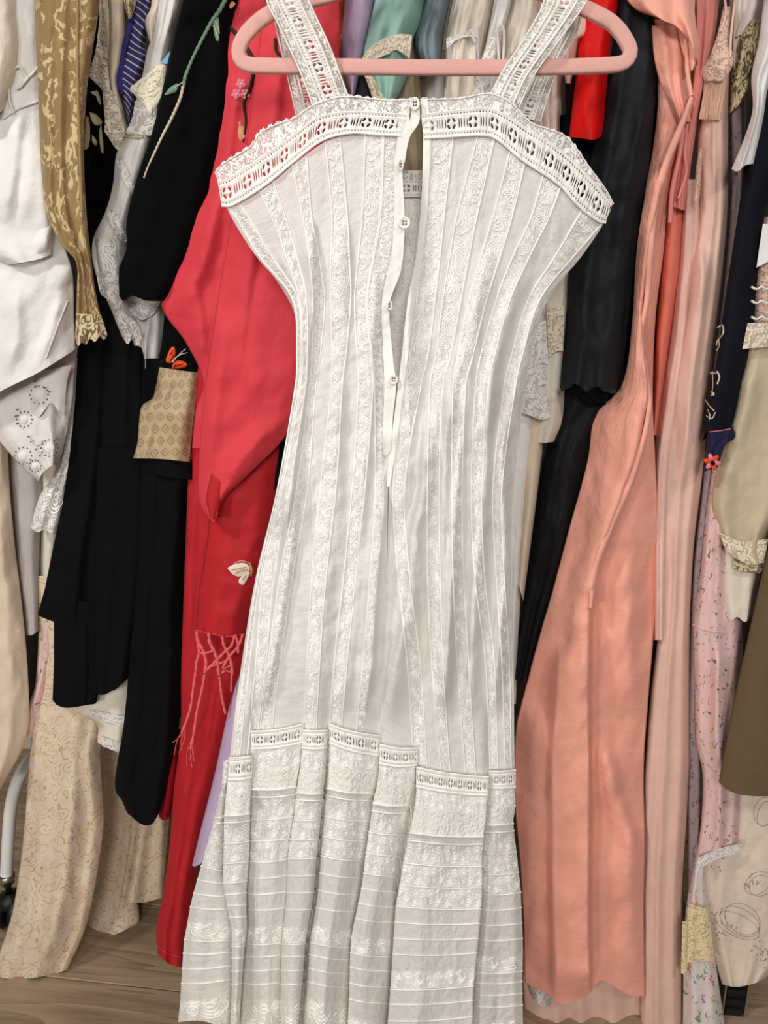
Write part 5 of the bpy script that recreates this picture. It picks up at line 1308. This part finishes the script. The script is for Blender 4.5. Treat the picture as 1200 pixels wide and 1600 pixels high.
# filler coats added deep in the rack; their dark colour paints the shaded gaps
garment('coat', 'added charcoal filler coat keeping the gaps behind the left garments dark', 'coat', fabric('charcoal', (44, 42, 42), .9), [(-60, TOP), (-60, 600), (-50, 1150)], [(330, TOP), (320, 600), (300, 1150)], Y=.60, nf=5, fa=.03, seed=131, nu=40, nv=40, depth=.05)
garment('coat', 'added grey beige filler coat in the dark gap behind the white dress', 'coat', fabric('grey_beige', (120, 110, 98), .9), [(340, TOP), (335, 600), (330, 1150)], [(860, TOP), (850, 600), (840, 1150)], Y=.60, nf=6, fa=.03, seed=132, nu=40, nv=40, depth=.05)
garment('coat', 'added dark brown filler coat keeping the gaps behind the right garments dark', 'coat', fabric('dark_brown', (58, 48, 44), .9), [(870, TOP), (865, 600), (860, 1200)], [(1270, TOP), (1260, 600), (1240, 1200)], Y=.60, nf=5, fa=.03, seed=133, nu=40, nv=40, depth=.05)

garment('nightgown', 'added unseen white nightgown brightening the left half of the white dress', 'nightgown', WH2, [(480, 150), (480, 600), (440, 1280)], [(620, 150), (620, 600), (600, 1280)], Y=.22, nf=4, fa=.02, seed=141, nu=30, nv=50, depth=.05)  # added filler, pale so the sheer dress in front looks brighter
garment('skirt', 'added unseen cream skirt brightening the right half of the white dress', 'skirt', OFF, [(640, 330), (630, 600), (620, 1300)], [(800, 330), (800, 600), (790, 1300)], Y=.22, nf=4, fa=.02, seed=142, nu=30, nv=50, depth=.05)  # second added pale filler, lightens the dress from behind
garment('robe', 'mauve robe beyond the left edge of the clothes', 'robe', LILACG, [(-200, TOP), (-195, 600), (-170, 1150)], [(-70, TOP), (-75, 600), (-80, 1150)], Y=.16, nf=3, fa=.015, seed=143, nu=24, nv=50, depth=.06)
garment('robe', 'navy robe beyond the right edge of the clothes', 'robe', NAVY, [(1300, TOP), (1300, 600), (1280, 1150)], [(1420, TOP), (1410, 600), (1380, 1150)], Y=.14, nf=3, fa=.015, seed=144, nu=24, nv=50, depth=.06)

# ------------------------------------------------------------------ rolling clothes rack
M_rack = plain('white_enamel', (226, 226, 222), .35, .5)
M_rubber = plain('black_rubber', (18, 18, 20), .5, .4)
rack = thing('clothes_rack', 'white tubular rolling clothes rack with black casters', 'rack', (0, .38, 0))
RY = .36
zr = float(at(600, -130, .30)[2])
tube('rail', [(-.86, .30, zr), (0, .30, zr), (.86, .30, zr)], .013, M_rack, rack, 14)
tube('rail', [(-.86, float(RAIL_FRONT[1]), float(RAIL_FRONT[2])), (0, float(RAIL_FRONT[1]), float(RAIL_FRONT[2])), (.86, float(RAIL_FRONT[1]), float(RAIL_FRONT[2]))], .008, M_rack, rack, 12)
for sx in (-1, 1):
    tube('rail_bracket', [(sx * .86, float(RAIL_FRONT[1]), float(RAIL_FRONT[2])), (sx * .86, .16, zr - .02), (sx * .86, .30, zr)], .008, M_rack, rack, 10)
    tube('upright', [(sx * .86, .30, .35), (sx * .86, .30, 1.0), (sx * .86, .30, zr)], .013, M_rack, rack, 14)
leg = curve([(110, 1150), (78, 1160), (48, 1186), (27, 1222), (17, 1262), (13, 1310), (10, 1366)], 50)
lw = at(leg[:, 0], leg[:, 1], np.linspace(.40, RY, 50))
tube('leg', lw, .0118, M_rack, rack, 18)
tube('base_bar', [lw[0] + np.array([.0, .0, 0]), lw[0] + np.array([.12, .03, .01]), lw[0] + np.array([.5, .04, .01])], .0118, M_rack, rack, 14)
tube('base_bar', [lw[0] + np.array([.02, .0, 0]), lw[0] + np.array([-.2, .02, .03]), np.array([-.86, .30, .36])], .0118, M_rack, rack, 14)
def caster(c, zt):
    lathe('caster_collar', [(.0125, zt), (.0150, zt - .001), (.0150, zt - .010), (.0130, zt - .012), (.0130, zt - .02)], (c[0], c[1], 0), M_chrome, rack, 24)
    lathe('caster_stem', [(.006, zt - .018), (.006, .06)], (c[0], c[1], 0), M_chrome, rack, 12)
    for dx in (-.013, .013):
        w = lathe('caster_wheel', [(.008, -.008), (.030, -.008), (.034, -.004), (.034, .004), (.030, .008), (.008, .008)], (c[0] + dx, c[1], .034), M_rubber, rack, 28, 'x')
    lathe('caster_hood', [(.008, .074), (.022, .068), (.026, .052), (.024, .050)], (c[0], c[1], 0), M_rubber, rack, 20)
caster(lw[-1], float(lw[-1][2]))
# right end: black brake plate with metal edges, upright post
def boxm(name, c, s, mat, parent, rz=0.0, bev=.003):
    bm = bmesh.new(); bmesh.ops.create_cube(bm, size=1)
    for v in bm.verts: v.co = Vector((v.co.x * s[0], v.co.y * s[1], v.co.z * s[2]))
    bmesh.ops.bevel(bm, geom=bm.edges[:], offset=bev, segments=2, affect='EDGES')
    bmesh.ops.rotate(bm, verts=bm.verts, matrix=__import__('mathutils').Matrix.Rotation(rz, 3, 'Z'))
    me = bpy.data.meshes.new(name); bm.to_mesh(me); bm.free(); me.materials.append(mat)
    o = bpy.data.objects.new(name, me); COL.objects.link(o); o.parent = parent
    o.location = Vector(c) - Vector(parent.location); return o
bc = at(1155, 1560, .150)
CX = float(bc[0]); BZ = float(at(1150, 1530, .150)[2])
box = thing('storage_box', 'black storage case with metal edges at the bottom right corner', 'case', (CX, .20, 0))
boxm('case_body', (CX, .20, BZ / 2 + .001), (.034, .10, BZ), M_rubber, box, -.12)
for dx in (-.0195, .0195):
    boxm('metal_edge', (CX + dx, .20, BZ / 2 + .002), (.003, .104, BZ + .003), M_chrome, box, -.12, .001)
for dz in (.25, .5, .75):
    boxm('rib', (CX - .006, .148, BZ * dz), (.028, .004, .003), M_rubber, box, -.12, .001)
M_plast = plain('pale_green_plastic', (206, 216, 206), .35, .5)
bc2 = at(1186, 1556, .24)
bin_ = thing('storage_bin', 'pale green plastic bin edge at the bottom right corner', 'bin', (float(bc2[0]) + .02, .27, 0))
boxm('bin_wall', (float(bc2[0]) + .012, .27, .035), (.026, .06, .068), M_plast, bin_, -.2, .006)
boxm('bin_rim', (float(bc2[0]) + .012, .27, .071), (.032, .066, .006), M_plast, bin_, -.2, .002)
